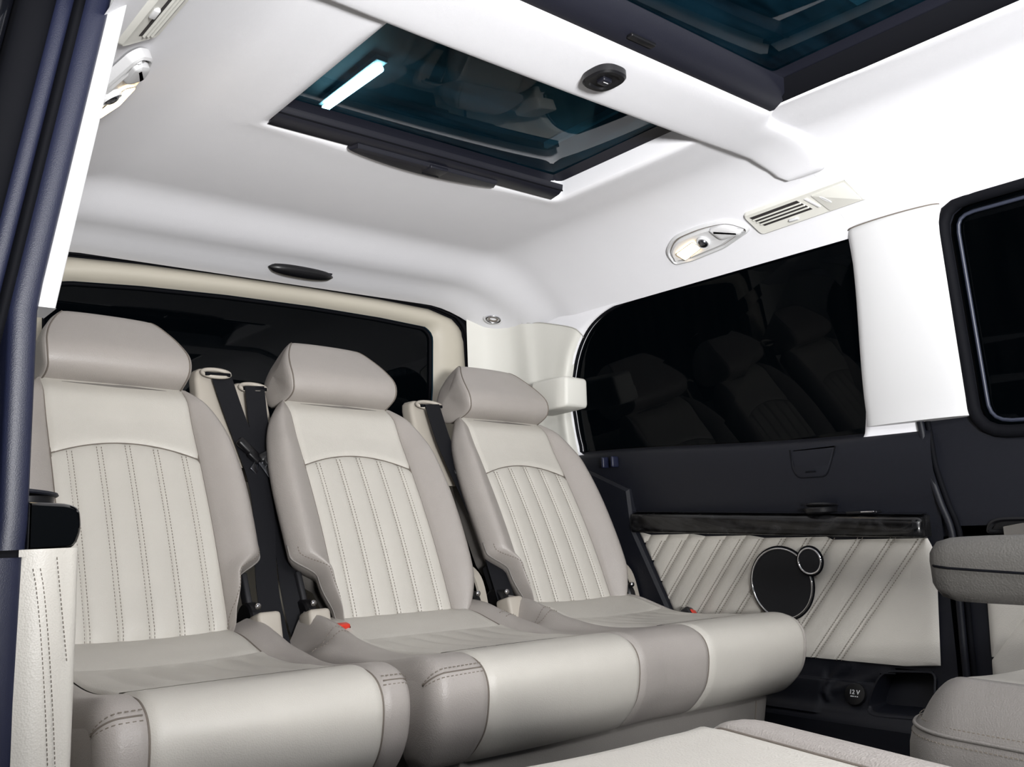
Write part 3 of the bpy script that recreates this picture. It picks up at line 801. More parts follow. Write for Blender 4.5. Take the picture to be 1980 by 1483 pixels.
def lamp(s, label):
    t = thing('reading_lamp', (s * .67, 1.27, 1.29), label, 'lamp', 'headliner reading lamps')
    mp = corner_map((.640, 1.390, 1.327), (.640, 1.150, 1.327), (.702, 1.383, 1.281), (.700, 1.145, 1.281), s)
    L, Wd = .235, .077
    if s < 0:
        mp0 = mp; mp = lambda u, v, h: mp0(u, v, h) + V(.022, .035, .008)
    mm = lambda u, v, h: mp(u / L, v / Wd, h)
    out = roundpoly([(.0, .078), (.004, .040), (.05, .006), (.14, .0), (.205, .010), (.233, .042), (.228, .052), (.15, .074), (.05, .082)], [.01, .03, .03, .04, .03, .02, .01, .01, .01], 5)
    out = [Vector(p) for p in out]
    pillow('bezel', out, mm, [(-.006, -.006), (-.003, .006), (.001, .0085), (.004, .003), (.006, .0)], 'trim_white', t)
    pillow('gap', inset(out, .0035), mm, [(0, .0015), (.0015, .0028)], 'seam', t)
    pillow('housing', inset(out, .0065), mm, [(0, 0), (.0006, .006), (.006, .010), (.016, .008)], 'trim_white', t)
    lens = roundpoly([(.030, .046), (.095, .028), (.103, .052), (.040, .072)] if s > 0 else [(.026, .040), (.06, .014), (.125, .010), (.136, .036), (.045, .062)], .006, 4)
    sc_ = (.117, .040) if s > 0 else (.118, .054)
    pillow('lamp_lens', lens, mm, [(0, .006), (.001, .0125), (.003, .0145)], 'lens_warm', t)
    tube('lens_edge', [mm(p.x, p.y, .0125) for p in lens], .0012, 'plastic_cream', t, 5, True)
    c = mm(*sc_, .010); nn = (mm(*sc_, .02) - c).normalized()
    lathe('spot_bezel', [(.017, -.004), (.0175, .004), (.0155, .0065), (.013, .005)], c, nn, 'trim_white', t, 28)
    lathe('spot_reflector', [(.0135, .002), (.012, .006), (.008, .0095), (.001, .011)], c, nn, 'steel', t, 28)
    pillow('switch_rocker', roundpoly([(.150, .010), (.195, .010), (.222, .042), (.215, .052), (.160, .050)], [.01, .02, .012, .01, .012], 4), mm, [(0, .006), (.002, .0135), (.006, .016), (.012, .0165)], 'trim_white', t)
vent(1, 'cream air vent with dark slots in headliner above the far window'); vent(-1, 'cream air vent with dark slots in headliner at the near top corner')
lamp(1, 'lit warm reading lamp in headliner above the far quarter window'); lamp(-1, 'lit warm reading lamp in headliner beside the near pillar')

# ------------------------------------------------------------------ near pillar and jamb (door side)
def jx(z): return -.805 + .062 * (z - .90) / .365
def stripe(name, o0, o1, z0, z1, m, y=1.0, bulge=.006, parent=None, depth=.05, xf=jx):
    n = 26
    def Fn(u, v):
        z = z0 + (z1 - z0) * v; a = u * math.pi
        return V(xf(z) + o0 + (o1 - o0) * (.5 - .5 * math.cos(a)), y - .02 * (z - .9) - bulge * math.sin(a) ** .7 + (depth if u in (0, 1) else 0), z)
    return grid(name, Fn, 11, n, m, parent)
o = stripe('trim_12', .0, .0185, .899, 1.40, 'trim_white'); tag(o, 'white edge of the near door pillar trim', kind='structure')
grid('end_face', lambda u, v: V(jx(.899) + .0185 * u, .998 - .004 + .05 * v, .899), 2, 2, 'trim_white', o)
def jx2(z):
    return jx(z) if z > .9 else -.803 - .005 * sm(.80, .64, z) if False else (-.805 if z > .66 else -.807)
o = stripe('trim_13', -.027, .001, .655, 1.40, 'navy_light', y=.998, bulge=.010, xf=jx2); tag(o, 'navy moulded jamb trim of the near door pillar', kind='structure')
o = stripe('trim_14', -.060, .0, .02, .648, 'navy_light', y=.996, bulge=.012, xf=jx2); tag(o, 'navy lower jamb trim below the pillar joint', kind='structure')
grid('joint_edge', lambda u, v: V(-.867 + .06 * u, .99 + .05 * v, .648), 2, 2, 'navy', o)
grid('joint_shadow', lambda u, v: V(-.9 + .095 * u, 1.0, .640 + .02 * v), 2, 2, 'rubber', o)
o = stripe('trim_15', -.036, -.025, .02, 1.40, 'rubber', y=.990, bulge=.010); tag(o, 'black rubber door seal along the near jamb', kind='structure')
o = stripe('trim_16', -.053, -.035, .02, 1.40, 'navy_light', y=.992, bulge=.006); tag(o, 'dark grey seal strip along the near jamb', kind='structure')
o = stripe('trim_17', -.088, -.052, .02, 1.40, 'rubber', y=.988, bulge=.012); tag(o, 'outer black door seal along the near jamb', kind='structure')
o = stripe('trim_18', -.24, -.087, .02, 1.40, 'body_paint', y=.985, bulge=.012); tag(o, 'dark painted body edge of the near door jamb', kind='structure')
o2 = tube('paint_highlight', [V(jx(z) - .112, .972, z) for z in (1.0, 1.15, 1.3)], .002, 'chrome', o, 6)
# padded cream panel end on the near side
np_ = thing('quilted_side_panel', (-.78, 1.0, .02), 'cream leather padded panel end below the near armrest rail', 'side panel')
def npan(u, v):
    z = .02 + (.655 - .02) * v
    x1 = -.7555 - .002 * sm(.6, .3, z) + .0
    a = u * math.pi * .5
    if u < .6:
        k = u / .6; return V(-.812 + (x1 + .812 - .012) * k, .996 - .006 * math.sin(math.pi * k), z)
    k = (u - .6) / .4
    if k < .5:
        a = k / .5 * math.pi / 2; return V(x1 - .012 + .012 * math.sin(a), 1.008 - .012 * math.cos(a), z)
    return V(x1, 1.008 + (k - .5) * 2 * .65, z)
grid('panel_leather', npan, 30, 30, 'cream', np_)
mb = MB()
for off in (0, .0065):
    P = [V(-.800 + off + .040 * t ** .8 - .012 * t * t, .9895, .635 - .40 * t) for t in [k / 30 for k in range(31)]]
    stitch_add(mb, P, (0, -1, 0), .0045, .0028, .0008)
P = [V(-.779 + .012 * t, .9893, .645 - .10 * t) for t in [k / 12 for k in range(13)]]
stitch_add(mb, P, (0, -1, 0), .0045, .0028, .0008)
tag(mb.build('stitching', 'stitch', np_, smooth=False), kind='stuff')
# roof header over the near door
grid('trim_19', lambda u, v: V(-.745 - .10 * u, -1.0 + 1.85 * v, 1.262 + .03 * u), 3, 3, 'liner'); tag(bpy.data.objects['trim_19'], 'white roof header over the near door opening', kind='structure')

# ------------------------------------------------------------------ seats
TILT = -.034
def zt(p): return V(p.x, p.y, p.z + TILT * p.x)
TB = V(0, .23, .48).normalized(); NF = V(0, -TB.z, TB.y); PB = V(0, 1.59, .46)
HW = [(0, .150), (.03, .180), (.08, .205), (.12, .213), (.2, .217), (.3, .218), (.37, .213), (.43, .203), (.48, .187), (.52, .163), (.55, .138), (.565, .115)]
HWS = cr([(t, x, 0) for t, x in HW], 80)
def hw_at(t):
    return interp([(p.x, p.y) for p in HWS], t)
SX = .133                       # seam between centre and bolster
def arc_t(x): return .402 - .030 * (x / SX) ** 2
def bd(x, t, hwv):
    """forward offset of the backrest face"""
    lum = .012 * math.sin(math.pi * min(1, max(0, t / .45))) 
    base = lum - .03 * sm(.50, .58, t) - .012 * sm(.04, -.01, t)
    a = abs(x)
    if a <= SX: return base
    w_ = min(1, (a - SX) / max(.004, hwv - SX))
    amp = .032 * sm(.56, .40, t) * (.55 + .45 * sm(0, .12, t)) + .004
    return base + amp * math.sin(math.pi / 2 * min(1, w_ / .72)) - (amp * .8 + .012) * max(0, (w_ - .55) / .45) ** 2.6
def backrest(xc, indent, seat, flip=None):
    """indent: -1/+1 side with the recliner cut-out (0 none)"""
    bp = bpy.data.objects.new('backrest', None); bp.location = (xc, 1.65, .5); bp.empty_display_size = .05
    COL.objects.link(bp); bp.parent = seat; bp.matrix_parent_inverse = Matrix.Translation(-seat.location)
    def P(x, t, d):
        p = PB + TB * t + NF * d + V(xc + x, 0, 0); p = zt(p)
        return flip(p) if flip else p
    def hws(t, s):
        h = hw_at(t)
        if indent and s == indent: h -= .048 * sm(.162, .118, t) - .02 * sm(.06, .0, t)
        return h
    # centre upper panel
    def up(u, v):
        v = v * v * .7 + v * .3; x = (u * 2 - 1) * SX; t0 = arc_t(x); t = t0 + (.562 - t0) * v
        e = min(1, (1 - abs(u * 2 - 1)) / .05); ev = min(1, v / .09)
        return P(x, t, bd(x, t, 1) - .005 * (1 - e) ** 2 - .004 * (1 - ev) ** 2 + .003)
    grid('shoulder_panel', up, 40, 24, 'cream', bp)
    # flutes
    xs = [-SX, -.103, -.051, 0, .051, .103, SX]
    smb = MB()
    for a, b in zip(xs, xs[1:]):
        def fl_(u, v, a=a, b=b):
            x = a + (b - a) * u; t1 = arc_t(x); t = -.012 + (t1 + .012) * v
            k = 2 * u - 1; puff = (.0052 * (1 - abs(k) ** 3) * min(1, (b - a) / .05 + .2)) * (.35 + .65 * min(1, (1 - v) / .08))
            ev = min(1, (1 - v) / .02)
            return P(x, t, bd(x, t, 1) + puff - .002 - .003 * (1 - ev) ** 2)
        grid('flute', fl_, 13, 40, 'cream', bp)
    for x in xs[1:-1]:
        for off in (-.0042, .0042):
            pts = [P(x + off, t, bd(x, t, 1) + .0006) for t in [.0 + (arc_t(x) - .006) * k / 60 for k in range(61)]]
            stitch_add(smb, pts, NF if not flip else (0, 1, .4))
    # bolsters
    for s in (-1, 1):
        def bo(u, v, s=s):
            t = -.010 + .575 * v; h = hws(t, s); sx = min(SX, h - .006)
            if u <= .8: x = sx + (h - sx) * (u / .8) ** .9
            else: x = h
            d = bd(x, t, h)
            e = min(1, u / .05); d -= .006 * (1 - e) ** 2
            if u > .8:
                k = (u - .8) / .2; d -= .062 * k; x = h - .044 * k ** 1.5 + .002 * math.sin(math.pi * k)
            return P(s * x, t, d)
        grid('side_bolster', bo, 34, 64, 'taupe', bp)
        tube('bolster_seam', [P(s * min(SX, hws(t, s) - .006), t, bd(SX, t, 1) - .0035) for t in [-.005 + .56 * k / 50 for k in range(51)]], .0016, 'seam', bp, 5)
        if indent == s:
            pts = [P(s * (hws(t, s) - .010), t, bd(hws(t, s) - .010, t, hws(t, s)) + .001) for t in [.0 + .17 * k / 40 for k in range(41)]]
            stitch_add(smb, pts, NF if not flip else (0, 1, .4), wd=.0013)
            tube('piping', [P(s * (hws(t, s) - .001), t, bd(hws(t, s), t, hws(t, s)) + .001) for t in [.0 + .185 * k / 40 for k in range(41)]], .0022, 'taupe_dark', bp, 6)
    tube('arc_seam', [P(x, arc_t(x), bd(x, arc_t(x), 1) - .002) for x in [-SX + 2 * SX * k / 30 for k in range(31)]], .0014, 'seam', bp, 5)
    tag(smb.build('stitching', 'stitch', bp, smooth=False), kind='stuff')
    # rear shell
    loops = []
    for k in range(25):
        t = -.02 + .585 * k / 24; h = min(hws(t, 1), hws(t, -1)) - .038; q = 1 if 0 < k < 24 else .8
        h *= q
        loops.append([P(-h, t, -.045), P(-h * .9, t, -.012 - .02 * (k == 24)), P(0, t, -.010 - .025 * (k == 24)), P(h * .9, t, -.012 - .02 * (k == 24)), P(h, t, -.045), P(h * .96, t, -.095), P(h * .5, t, -.115), P(-h * .5, t, -.115), P(-h * .96, t, -.095)])
    loft('back_shell', loops, 'taupe_dark', bp, angle=60)
    # headrest
    prof = cr([(-.070, .566, 0), (-.02, .550, 0), (.022, .548, 0), (.040, .560, 0), (.046, .586, 0), (.036, .625, 0), (.018, .675, 0), (.003, .712, 0), (-.012, .726, 0), (-.04, .728, 0), (-.072, .715, 0), (-.090, .67, 0), (-.092, .61, 0)], 44, True)
    HH = [(.545, .138), (.56, .142), (.585, .143), (.61, .140), (.65, .129), (.69, .111), (.715, .096), (.73, .088)]
    sq = lambda t: t if t < .59 else .59 + (t - .59) * .89
    prof = [V(p.x, sq(p.y), 0) for p in prof]
    HH = [(sq(p.x), p.y * .94) for p in cr([(a, b, 0) for a, b in HH], 60)]
    cen = V(-.03, .625, 0)
    stations = []
    for (u, sh, dx) in [(-1, 0, -.0105), (-1, .35, -.010), (-1, .72, -.0085), (-1, .90, -.006), (-1, .975, -.0025), (-1, 1, 0), (-.985, 1.002, 0), (-.93, 1.006, 0)] + [(k / 8, 1.012, 0) for k in range(-7, 8)] + [(.93, 1.006, 0), (.985, 1.002, 0), (1, 1, 0), (1, .975, .0025), (1, .90, .006), (1, .72, .0085), (1, .35, .010), (1, 0, .0105)]:
        lp_ = []
        for q in prof:
            hh = interp(HH, q.y); w_ = cen + (q - cen) * max(sh, .02)
            bow = .004 * (abs(u) ** 2.5)
            back = .35 * max(0, -q.x) * (abs(u) ** 2)          # cheeks taper towards the rear
            lp_.append(P(u * (.127 + (hh + back * .12 - .127) * min(1, sh)) + dx, w_.y, w_.x - bow))
        stations.append(lp_)
    hr = loft('headrest', stations, 'taupe', bp, angle=38)
    for s, i in ((-1, 6), (1, len(stations) - 7)):
        lp_ = stations[i]
        tube('headrest_seam', lp_, .0016, 'seam', hr, 5, True)
    for s in (-1, 1):
        tube('headrest_post', [P(s * .06, .53, -.04), P(s * .06, .58, -.04)], .007, 'steel', hr, 8)
    return P
# cushion ------------------------------------------------------------
PROF = cr([(0, y, z) for y, z in [(1.625, .492), (1.56, .486), (1.50, .470), (1.44, .453), (1.36, .447), (1.28, .451), (1.21, .460), (1.165, .466), (1.135, .463), (1.113, .450), (1.103, .428), (1.102, .40), (1.110, .365), (1.128, .335), (1.150, .312), (1.170, .302), (1.19, .298)]], 90)
PN = []
for i in range(90):
    t = PROF[min(i + 1, 89)] - PROF[max(i - 1, 0)]; t.normalize(); PN.append(V(0, -t.z, t.y) * (1))
for i in range(90):
    if PN[i].dot(PROF[i] - V(0, 1.4, .36)) < 0: PN[i] = -PN[i]
I_TOP = min(range(90), key=lambda i: abs(PROF[i].y - 1.225) + 10 * (PROF[i].z < .44))
I_REAR = min(range(90), key=lambda i: abs(PROF[i].y - 1.47) + 10 * (PROF[i].z < .44))
I_CORNER = min(range(90), key=lambda i: abs(PROF[i].z - .446) + 10 * (PROF[i].y > 1.3))
def cushion(seat, x0, x1, panels, centres, flip=None, base_x=None, extra=None):
    """panels: (xa, xb, material)"""
    cp = bpy.data.objects.new('cushion', None); cp.location = ((x0 + x1) / 2, 1.35, .3); cp.empty_display_size = .05
    COL.objects.link(cp); cp.parent = seat; cp.matrix_parent_inverse = Matrix.Translation(-seat.location)
    r = .038
    def S(x, i, groove=0):
        p, nn = PROF[i], PN[i]
        e = min(x - x0, x1 - x); off = 0; xx = x
        if e < r:
            a = (1 - max(0, e) / r) * math.pi / 2 * .98; off = -r * .9 * (1 - math.cos(a)) - .0
            xx = (x0 + r - r * .62 * math.sin(a) - .0) if x - x0 < x1 - x else (x1 - r + r * .62 * math.sin(a))
        rear = sm(1.28, 1.45, p.y)
        b = 0
        for c in centres:
            k = abs(x - c)
            b = max(b, .016 * math.exp(-((k - .200) / .030) ** 2)) 
            if k < .16: b -= .006 * (1 - (k / .16) ** 2) * sm(.43, .46, p.z)
        kk = min(abs(x - c) for c in centres); b -= .050 * sm(.195, .235, kk) * sm(1.44, 1.57, p.y)
        bow = 0
        for c in centres:   # crown of each seat front
            k = (x - c) / .235
            if abs(k) < 1: bow = .012 * (1 - k * k)
        pp = V(xx, p.y, p.z) + nn * (off - groove + bow * sm(.47, .42, p.z) * sm(.28, .36, p.z)) + V(0, 0, b * rear)
        pp = pp + V(0, 0, -.020 * pp.x); return flip(pp) if flip else pp
    def panel(name, xa, xb, ia, ib, m, flutes=0):
        nu = max(12, int((xb - xa) / .008) + 2); nv = ib - ia + 1
        if flutes: nu = 80
        def Fn(u, v):
            x = xa + (xb - xa) * u; i = ia + int(round(v * (nv - 1)))
            du = min(u, 1 - u) * (xb - xa); g = .0065 * (1 - min(1, du / .010)) ** 2
            dv = min(i - ia, ib - i)
            if (ia > 0 and i == ia) or (ib < 89 and i == ib): g = max(g, .0015)
            if flutes: g = max(0, g - .004) - .005 * abs(math.sin(math.pi * u * flutes)) * min(1, dv / 4)
            return S(x, i, g)
        return grid(name, Fn, nu, nv, m, cp)
    sb = MB()
    for xa, xb, m in panels:
        if m == 'cream':
            panel('front_panel', xa, xb, I_TOP, 89, 'cream')
            panel('top_flutes', xa, xb, I_REAR, I_TOP, 'cream', 6)
            panel('rear_panel', xa, xb, 0, I_REAR, 'cream')
        else:
            panel('bolster', xa, xb, 0, 89, m)
            if abs(xa - x0) < .02 or abs(xb - x1) < .02:
                sa, se = (xa, xb - .006) if abs(xa - x0) < .02 else (xa + .006, xb)
                for off in (-3, 3):
                    pts = [S(sa + (se - sa) * k / 24, I_CORNER + (1 if off > 0 else -1), -.0012) for k in range(25)]
                    pts = [p + V(0, 0, -.0012 * off * .6) for p in pts]
                    stitch_add(sb, pts, V(0, -.8, .6) if not flip else V(0, .8, .6), .0075, .0045, .0014)
                tube('bolster_seam', [S(sa + (se - sa) * k / 24, I_CORNER, .0002) for k in range(25)], .0012, 'seam', cp, 5)
    for xa, xb, m in panels[:-1]:
        tube('panel_seam', [S(xb, i, .0058) for i in range(0, 90)], .0015, 'seam', cp, 5)
    for c in centres:
        for s in (-1, 1):
            for off in (0, .007):
                xx = c + s * .215
                if x0 + .02 < xx < x1 - .02:
                    pts = [S(xx - s * (.03 - .06 * k / 14), I_REAR - 3 + int(off * 300), -.0012) for k in range(15)]
                    stitch_add(sb, pts, V(0, 0, 1))
    tag(sb.build('stitching', 'stitch', cp, smooth=False), kind='stuff')
    # ends
    for x in (x0, x1):
        lp_ = [S(x, i) for i in range(0, 90, 2)]; c = sum(lp_, V(0, 0, 0)) / len(lp_)
        mid = [c + (p - c) * .55 + V((-.004 if x == x0 else .004), 0, 0) for p in lp_]
        n = len(lp_); vs = lp_ + mid + [c + V((-.006 if x == x0 else .006), 0, 0)]
        fs = [(i, (i + 1) % n, n + (i + 1) % n, n + i) for i in range(n)] + [(n + i, n + (i + 1) % n, 2 * n) for i in range(n)]
        mk('end_panel', vs, fs, 'taupe', cp, fix=True)
    # base skirt
    bx0, bx1 = base_x or (x0 + .02, x1 - .025)
    lp_ = []
    for z, dy, dx in ((.318, 0, 0), (.300, .0, 0), (.20, .012, .006), (.06, .03, .012), (.002, .03, .012)):
        poly = roundpoly([(bx0 + dx, 1.60), (bx0 + dx, 1.175 + dy), (bx1 - dx, 1.175 + dy), (bx1 - dx, 1.60)], [.01, .03, .03, .01], 5)
        q = [V(p.x, p.y, z) for p in poly]; q = [zt(p) if z > .25 else p for p in q]
        lp_.append([flip(p) if flip else p for p in q])
    b_ = loft('seat_base', lp_, 'taupe_dark', seat, angle=50)
    return S, cp, b_

# single rear seat
XL, XM, XR = -.478, .015, .502
seatA = thing('passenger_chair', (XL, 1.38, 0), 'single cream and taupe leather rear seat next to near door', 'seat', 'rear row seats')
backrest(XL, 1, seatA)
cushion(seatA, -.716, -.268, [(-.716, -.648, 'taupe'), (-.648, -.338, 'cream'), (-.338, -.268, 'taupe')], [-.485])
# double rear bench
seatB = thing('passenger_bench', (.25, 1.38, 0), 'double cream and taupe leather rear bench beside far wall', 'seat', 'rear row seats')
backrest(XM, -1, seatB); backrest(XR, -1, seatB)
_, cpB, bB = cushion(seatB, -.262, .712, [(-.262, -.155, 'taupe'), (-.155, .176, 'cream'), (.176, .364, 'taupe'), (.364, .678, 'cream'), (.678, .712, 'taupe')], [.012, .521], base_x=(-.225, .655))
for x in (-.16, .60):
    tube('skirt_seam', [zt(V(x, 1.1755 - .0015, .30)), V(x, 1.186, .2), V(x, 1.204, .06)], .0016, 'seam', bB, 5)

# recliner covers, mechanisms, belt guides, buckles, belts
def mech(seat, x, s, tall):
    """black recliner hinge with a cream cover strap beside a backrest"""
    y, z = 1.650, .49 + TILT * x
    lathe('recliner_hinge', [(.032, -.012), (.036, -.008), (.036, .008), (.030, .012), (.010, .013)], (x, y, z), (1, 0, 0), 'black', seat, 28)
    rbox('hinge_arm', (x, y + .02, z + .05), (.012, .025, .08), 'shell_dark', seat, .004, Matrix.Rotation(-.44, 3, 'X'))
    tube('hinge_bolt', [(x - s * .0, y - .03, z + .03), (x - .0, y - .036, z + .03)], .006, 'chrome', seat, 10)
    if tall:
        pts = cr([(x + s * .016, y + .055, z + .075), (x + s * .020, y + .035, z + .088), (x + s * .026, y - .0, z + .060), (x + s * .027, y - .02, z + .0), (x + s * .026, y - .035, z - .07), (x + s * .03, y - .05, z - .11)], 24)
        ribbon('recliner_cover', pts, [.024] * 24, [(1, .25, 0)] * 24, .006, 'plastic_cream', seat)
    else:
        rbox('recliner_cover', (x + s * .006, y - .055, z - .012), (.045, .05, .06), 'plastic_cream', seat, .008, Matrix.Rotation(-.25, 3, 'X'))
mech(seatA, XL + .195, 1, False)
mech(seatB, XM - .185, -1, False)
mech(seatB, XM + .215, 1, True)
mech(seatB, XR - .19, -1, False)
mech(seatB, XR + .225, 1, True)

def belt_guide(seat, x, z, wd=.075):
    z += .0
    loops = []
    for k, (dz, w_, dy) in enumerate([(-.22, 1.0, -.078), (-.08, 1.0, -.012), (-.025, .95, .008), (-.008, .86, .014), (0, .66, .018)]):
        p = roundpoly([(-wd / 2 * w_, -.012), (wd / 2 * w_, -.012), (wd / 2 * w_, .035), (-wd / 2 * w_, .035)], .012, 4)
        loops.append([V(x + q.x, 1.888 + dy + q.y, z + dz) for q in p])
    t = loft('belt_guide', loops, 'plastic_cream', seat, angle=60)
    # rolled lip of the outlet slot
    tube('slot_lip', [V(x + wd * .36 * math.cos(a), 1.872 + .012 * math.sin(a), z - .022 + .010 * math.sin(a) + .010) for a in [2 * math.pi * k / 24 for k in range(24)]], .0045, 'plastic_cream', t, 6, True)
    rbox('slot', (x, 1.866, z - .016), (wd * .66, .016, .008), 'rubber', t, .002)
belt_guide(seatA, -.262, 1.018, .084); belt_guide(seatB, -.178, .992, .082); belt_guide(seatB, .292, .978, .10)
def belt(seat, pts, w0=.046, low=None):
    P = cr(pts, 40)
    sides = [(1, .06, .06 - .0 * k) for k in range(40)]
    if low:
        for k in range(26, 40):
            q = (k - 26) / 13; sides[k] = (1 - low * q, -low * q * .9, .1)
    b = ribbon('seat_belt', P, [w0] * 40, sides, .0016, 'belt', seat); return b
def fr(a): return [V(*p) for p in a]
bA = belt(seatA, fr([(-.252, 1.868, 1.000), (-.236, 1.838, .916), (-.222, 1.800, .836), (-.213, 1.768, .769), (-.218, 1.730, .694), (-.234, 1.690, .613), (-.244, 1.655, .546), (-.245, 1.622, .481), (-.241, 1.600, .430)]))
bB_ = belt(seatB, fr([(-.180, 1.860, .982), (-.183, 1.832, .895), (-.182, 1.796, .814), (-.176, 1.764, .736), (-.178, 1.728, .662), (-.182, 1.703, .611), (-.186, 1.668, .541), (-.184, 1.637, .479), (-.180, 1.615, .43)]), low=.6)
bC = belt(seatB, fr([(.290, 1.856, .966), (.294, 1.819, .874), (.302, 1.783, .801), (.311, 1.746, .73), (.318, 1.708, .655), (.321, 1.676, .588), (.320, 1.638, .512), (.318, 1.611, .456), (.309, 1.585, .395)]), low=.3)
def tongue(belt_o, c, ang, s):
    rot = Matrix.Rotation(ang, 3, 'Y') @ Matrix.Rotation(-.44, 3, 'X')
    rbox('tongue_grip', c, (.064, .016, .020), 'black', belt_o, .006, rot)
    tip = Vector(c) + V(s * .014, -.008, -.032)
    rbox('tongue_plate', tip, (.020, .003, .040), 'steel', belt_o, .0012, rot)
    rbox('tongue_neck', Vector(c) + V(s * .008, -.006, -.013), (.030, .012, .02), 'black', belt_o, .004, rot)
tongue(bA, (-.222, 1.792, .834), .75, 1); tongue(bB_, (-.176, 1.782, .828), -.45, -1); tongue(bC, (.322, 1.778, .800), -.55, -1)
def buckle(seat, c, rot):
    b = rbox('belt_buckle', c, (.034, .026, .07), 'black', seat, .006, rot)
    rbox('release_button', Vector(c) + rot @ V(0, -.006, .033), (.026, .016, .010), 'red', b, .003, rot)
    return b
buckle(seatB, (.742, 1.475, .415), Matrix.Rotation(.9, 3, 'X') @ Matrix.Rotation(.35, 3, 'Y'))
buckle(seatB, (.262, 1.47, .405), Matrix.Rotation(.5, 3, 'X'))
buckle(seatB, (-.155, 1.545, .455), Matrix.Rotation(.2, 3, 'X'))

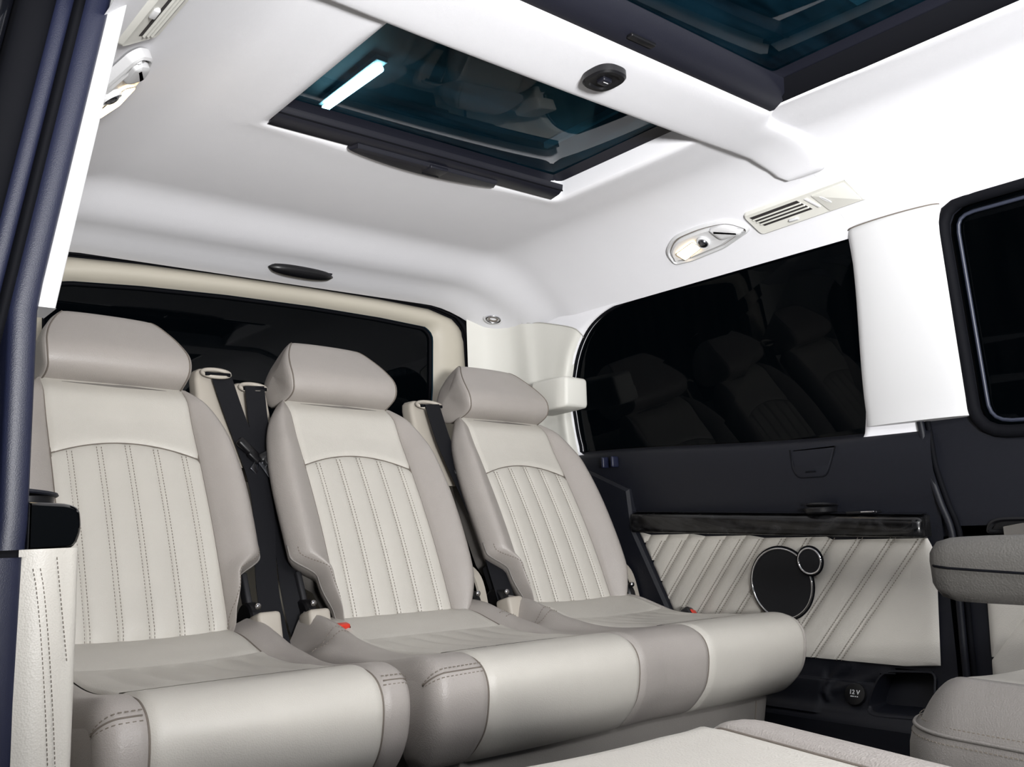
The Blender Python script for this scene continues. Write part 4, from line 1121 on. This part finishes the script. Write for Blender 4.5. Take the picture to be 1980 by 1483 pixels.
# ------------------------------------------------------------------ front row seats facing the rear
def front_cushion(c, ang, label, cat, name='passenger_chair', leather='taupe'):
    t = thing(name, (c[0], c[1], 0), label, cat, 'front row seats facing the rear')
    rot = Matrix.Rotation(ang, 3, 'Z')
    # padded top of centre panel and two bolsters, piping ring and a deep side band
    hw, L, z1, r = .245, .52, c[2], .085
    base = V(c[0], c[1], 0)
    def yf(x):
        a = abs(x); bow = .018 * (1 - (x / hw) ** 2)
        return (L / 2 if a < hw - r else L / 2 - r + math.sqrt(max(0, r * r - (a - hw + r) ** 2))) + bow
    def dist(x, y):
        a = abs(x); f = yf(x) - y
        if a > hw - r and y > L / 2 - r: return max(0, min(r - math.hypot(a - hw + r, y - L / 2 + r), f))
        return max(0, min(hw - a, f))
    def top(x, y):
        d = dist(x, y); e = abs(x) / hw
        z = z1 - .048 * (1 - min(1, d / .060)) ** 2.4 + .010 * math.exp(-((e - .78) / .14) ** 2) * min(1, d / .05) - .006 * (1 - min(1, e / .5) ** 2)
        return base + rot @ V(x, y, z)
    for nm, a, b, m in (('centre_panel', -.68, .68, 'cream'), ('bolster', -1, -.68, leather), ('bolster', .68, 1, leather)):
        def Fn(u, v, a=a, b=b):
            k = a + (b - a) * u; x = k * hw; v = 1 - (1 - v) ** 1.6; y = -L / 2 + (yf(x) + L / 2) * v
            g = min(abs(k - .68), abs(k + .68)); return top(x, y) - V(0, 0, .004 * (1 - min(1, g / .03)) ** 2)
        grid(nm, Fn, 36, 60, m, t)
    for u in (-.68, .68):
        tube('panel_seam', [top(u * hw, -L / 2 + (yf(u * hw) + L / 2) * k / 60) + V(0, 0, -.0036) for k in range(61)], .0014, 'seam', t, 5)
    ol = [(-hw, -L / 2 + .02 * k) for k in range(0, 20)]
    ol += [(x, yf(x)) for x in [-hw * math.cos(math.pi * k / 60) for k in range(0, 61)]] + [(hw, -L / 2 + .02 * k) for k in range(19, -1, -1)]
    def rim(p, out, z): 
        x, y = p; k = 1 + out / hw; return base + rot @ V(x * k, y + (out if y > L / 2 - r else 0), z)
    tube('piping', [rim(p, .001, z1 - .049) for p in ol], .0026, 'taupe_dark', t, 6)
    rows = [(-.001, -.046), (.0035, -.056), (.007, -.072), (.009, -.10), (.006, -.13), (-.004, -.155), (-.02, -.17)]
    vs = []; n = len(ol)
    for o_, dz in rows: vs += [rim(p, o_, z1 + dz) for p in ol]
    mk('side_band', vs, [(q * n + i, q * n + i + 1, (q + 1) * n + i + 1, (q + 1) * n + i) for q in range(len(rows) - 1) for i in range(n - 1)], leather, t)
    mb = MB()
    for o_, dz in ((-.004, -.0405), (.0042, -.0575)):
        stitch_add(mb, [rim(p, o_, z1 + dz) for p in ol], V(0, 0, 1), .0058, .0036, .0009)
    tag(mb.build('stitching', 'stitch', t, smooth=False), kind='stuff')
    lp_ = []
    for z, k in ((.33, .92), (.30, .95), (.15, .90), (.002, .86)):
        poly = roundpoly([(-hw * k, -L / 2), (hw * k, -L / 2), (hw * k, L / 2 - .07), (-hw * k, L / 2 - .07)], .05, 5)
        lp_.append([V(c[0], c[1], 0) + rot @ V(p.x, p.y, z) for p in poly])
    loft('seat_base', lp_, 'taupe_dark', t)
    return t, rot
front_cushion((-.560, .360, .473), math.radians(-13), 'cream leather seat cushion with pale bolster at the bottom edge nearest camera', 'seat')
fs2, rot2 = front_cushion((.286, .310, .443), math.radians(-9), 'taupe and cream swivel seat with padded armrest at right edge', 'seat', leather='taupe_dark')  # same leather as the other seats; its shade is put in by a darker copy
# armrest of the right front seat
def arm(y, k):
    prof = [(-.026, .585), (-.028, .598), (-.024, .614), (-.014, .622), (.016, .622), (.027, .612), (.030, .59), (.028, .56), (.018, .545), (-.012, .543), (-.024, .556)]
    return [V(.135 + x * k, y, .583 + (z - .583) * k) for x, z in prof]
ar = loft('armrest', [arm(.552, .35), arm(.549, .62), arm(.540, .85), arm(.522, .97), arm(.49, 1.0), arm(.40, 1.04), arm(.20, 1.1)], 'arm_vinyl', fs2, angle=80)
tube('armrest_seam', [V(.135 - .029 * k, y, z) for k, y, z in ((.3, .551, .588), (.86, .54, .587), (.99, .522, .585), (1.0, .49, .583), (1.06, .40, .578), (1.12, .20, .568))], .0016, 'rubber', ar, 6)
rbox('armrest_bracket', (.135, .17, .48), (.03, .07, .22), 'shell_dark', fs2, .008)

# ------------------------------------------------------------------ outside: workshop tube lamp seen through the rear roof glass
tl = thing('tube_lamp', (2.93, 6.7, 4.5), 'glowing white fluorescent tube seen through the rear glass roof', 'lamp')
k = (4.6 - .66) / 1.94
A = V(-1.02 + 1.953 * k, 3.075 * k, 4.6); B = V(-1.02 + 1.940 * k, 3.54 * k, 4.6)
tube('tube', [A, A.lerp(B, .5), B], .032, 'tube_emit', tl, 14)
gc = mk('ceiling_workshop', [V(-8, -6, 4.71), V(10, -6, 4.71), V(10, 14, 4.71), V(-8, 14, 4.71)], [(0, 1, 2, 3)], 'mesh_black', smooth=False); tag(gc, 'dark workshop ceiling above the van', kind='structure')
rbox('fixture', (A + B) / 2 + V(0, 0, .07), (.12, (B - A).length + .1, .05), 'mid_grey', tl, .01)
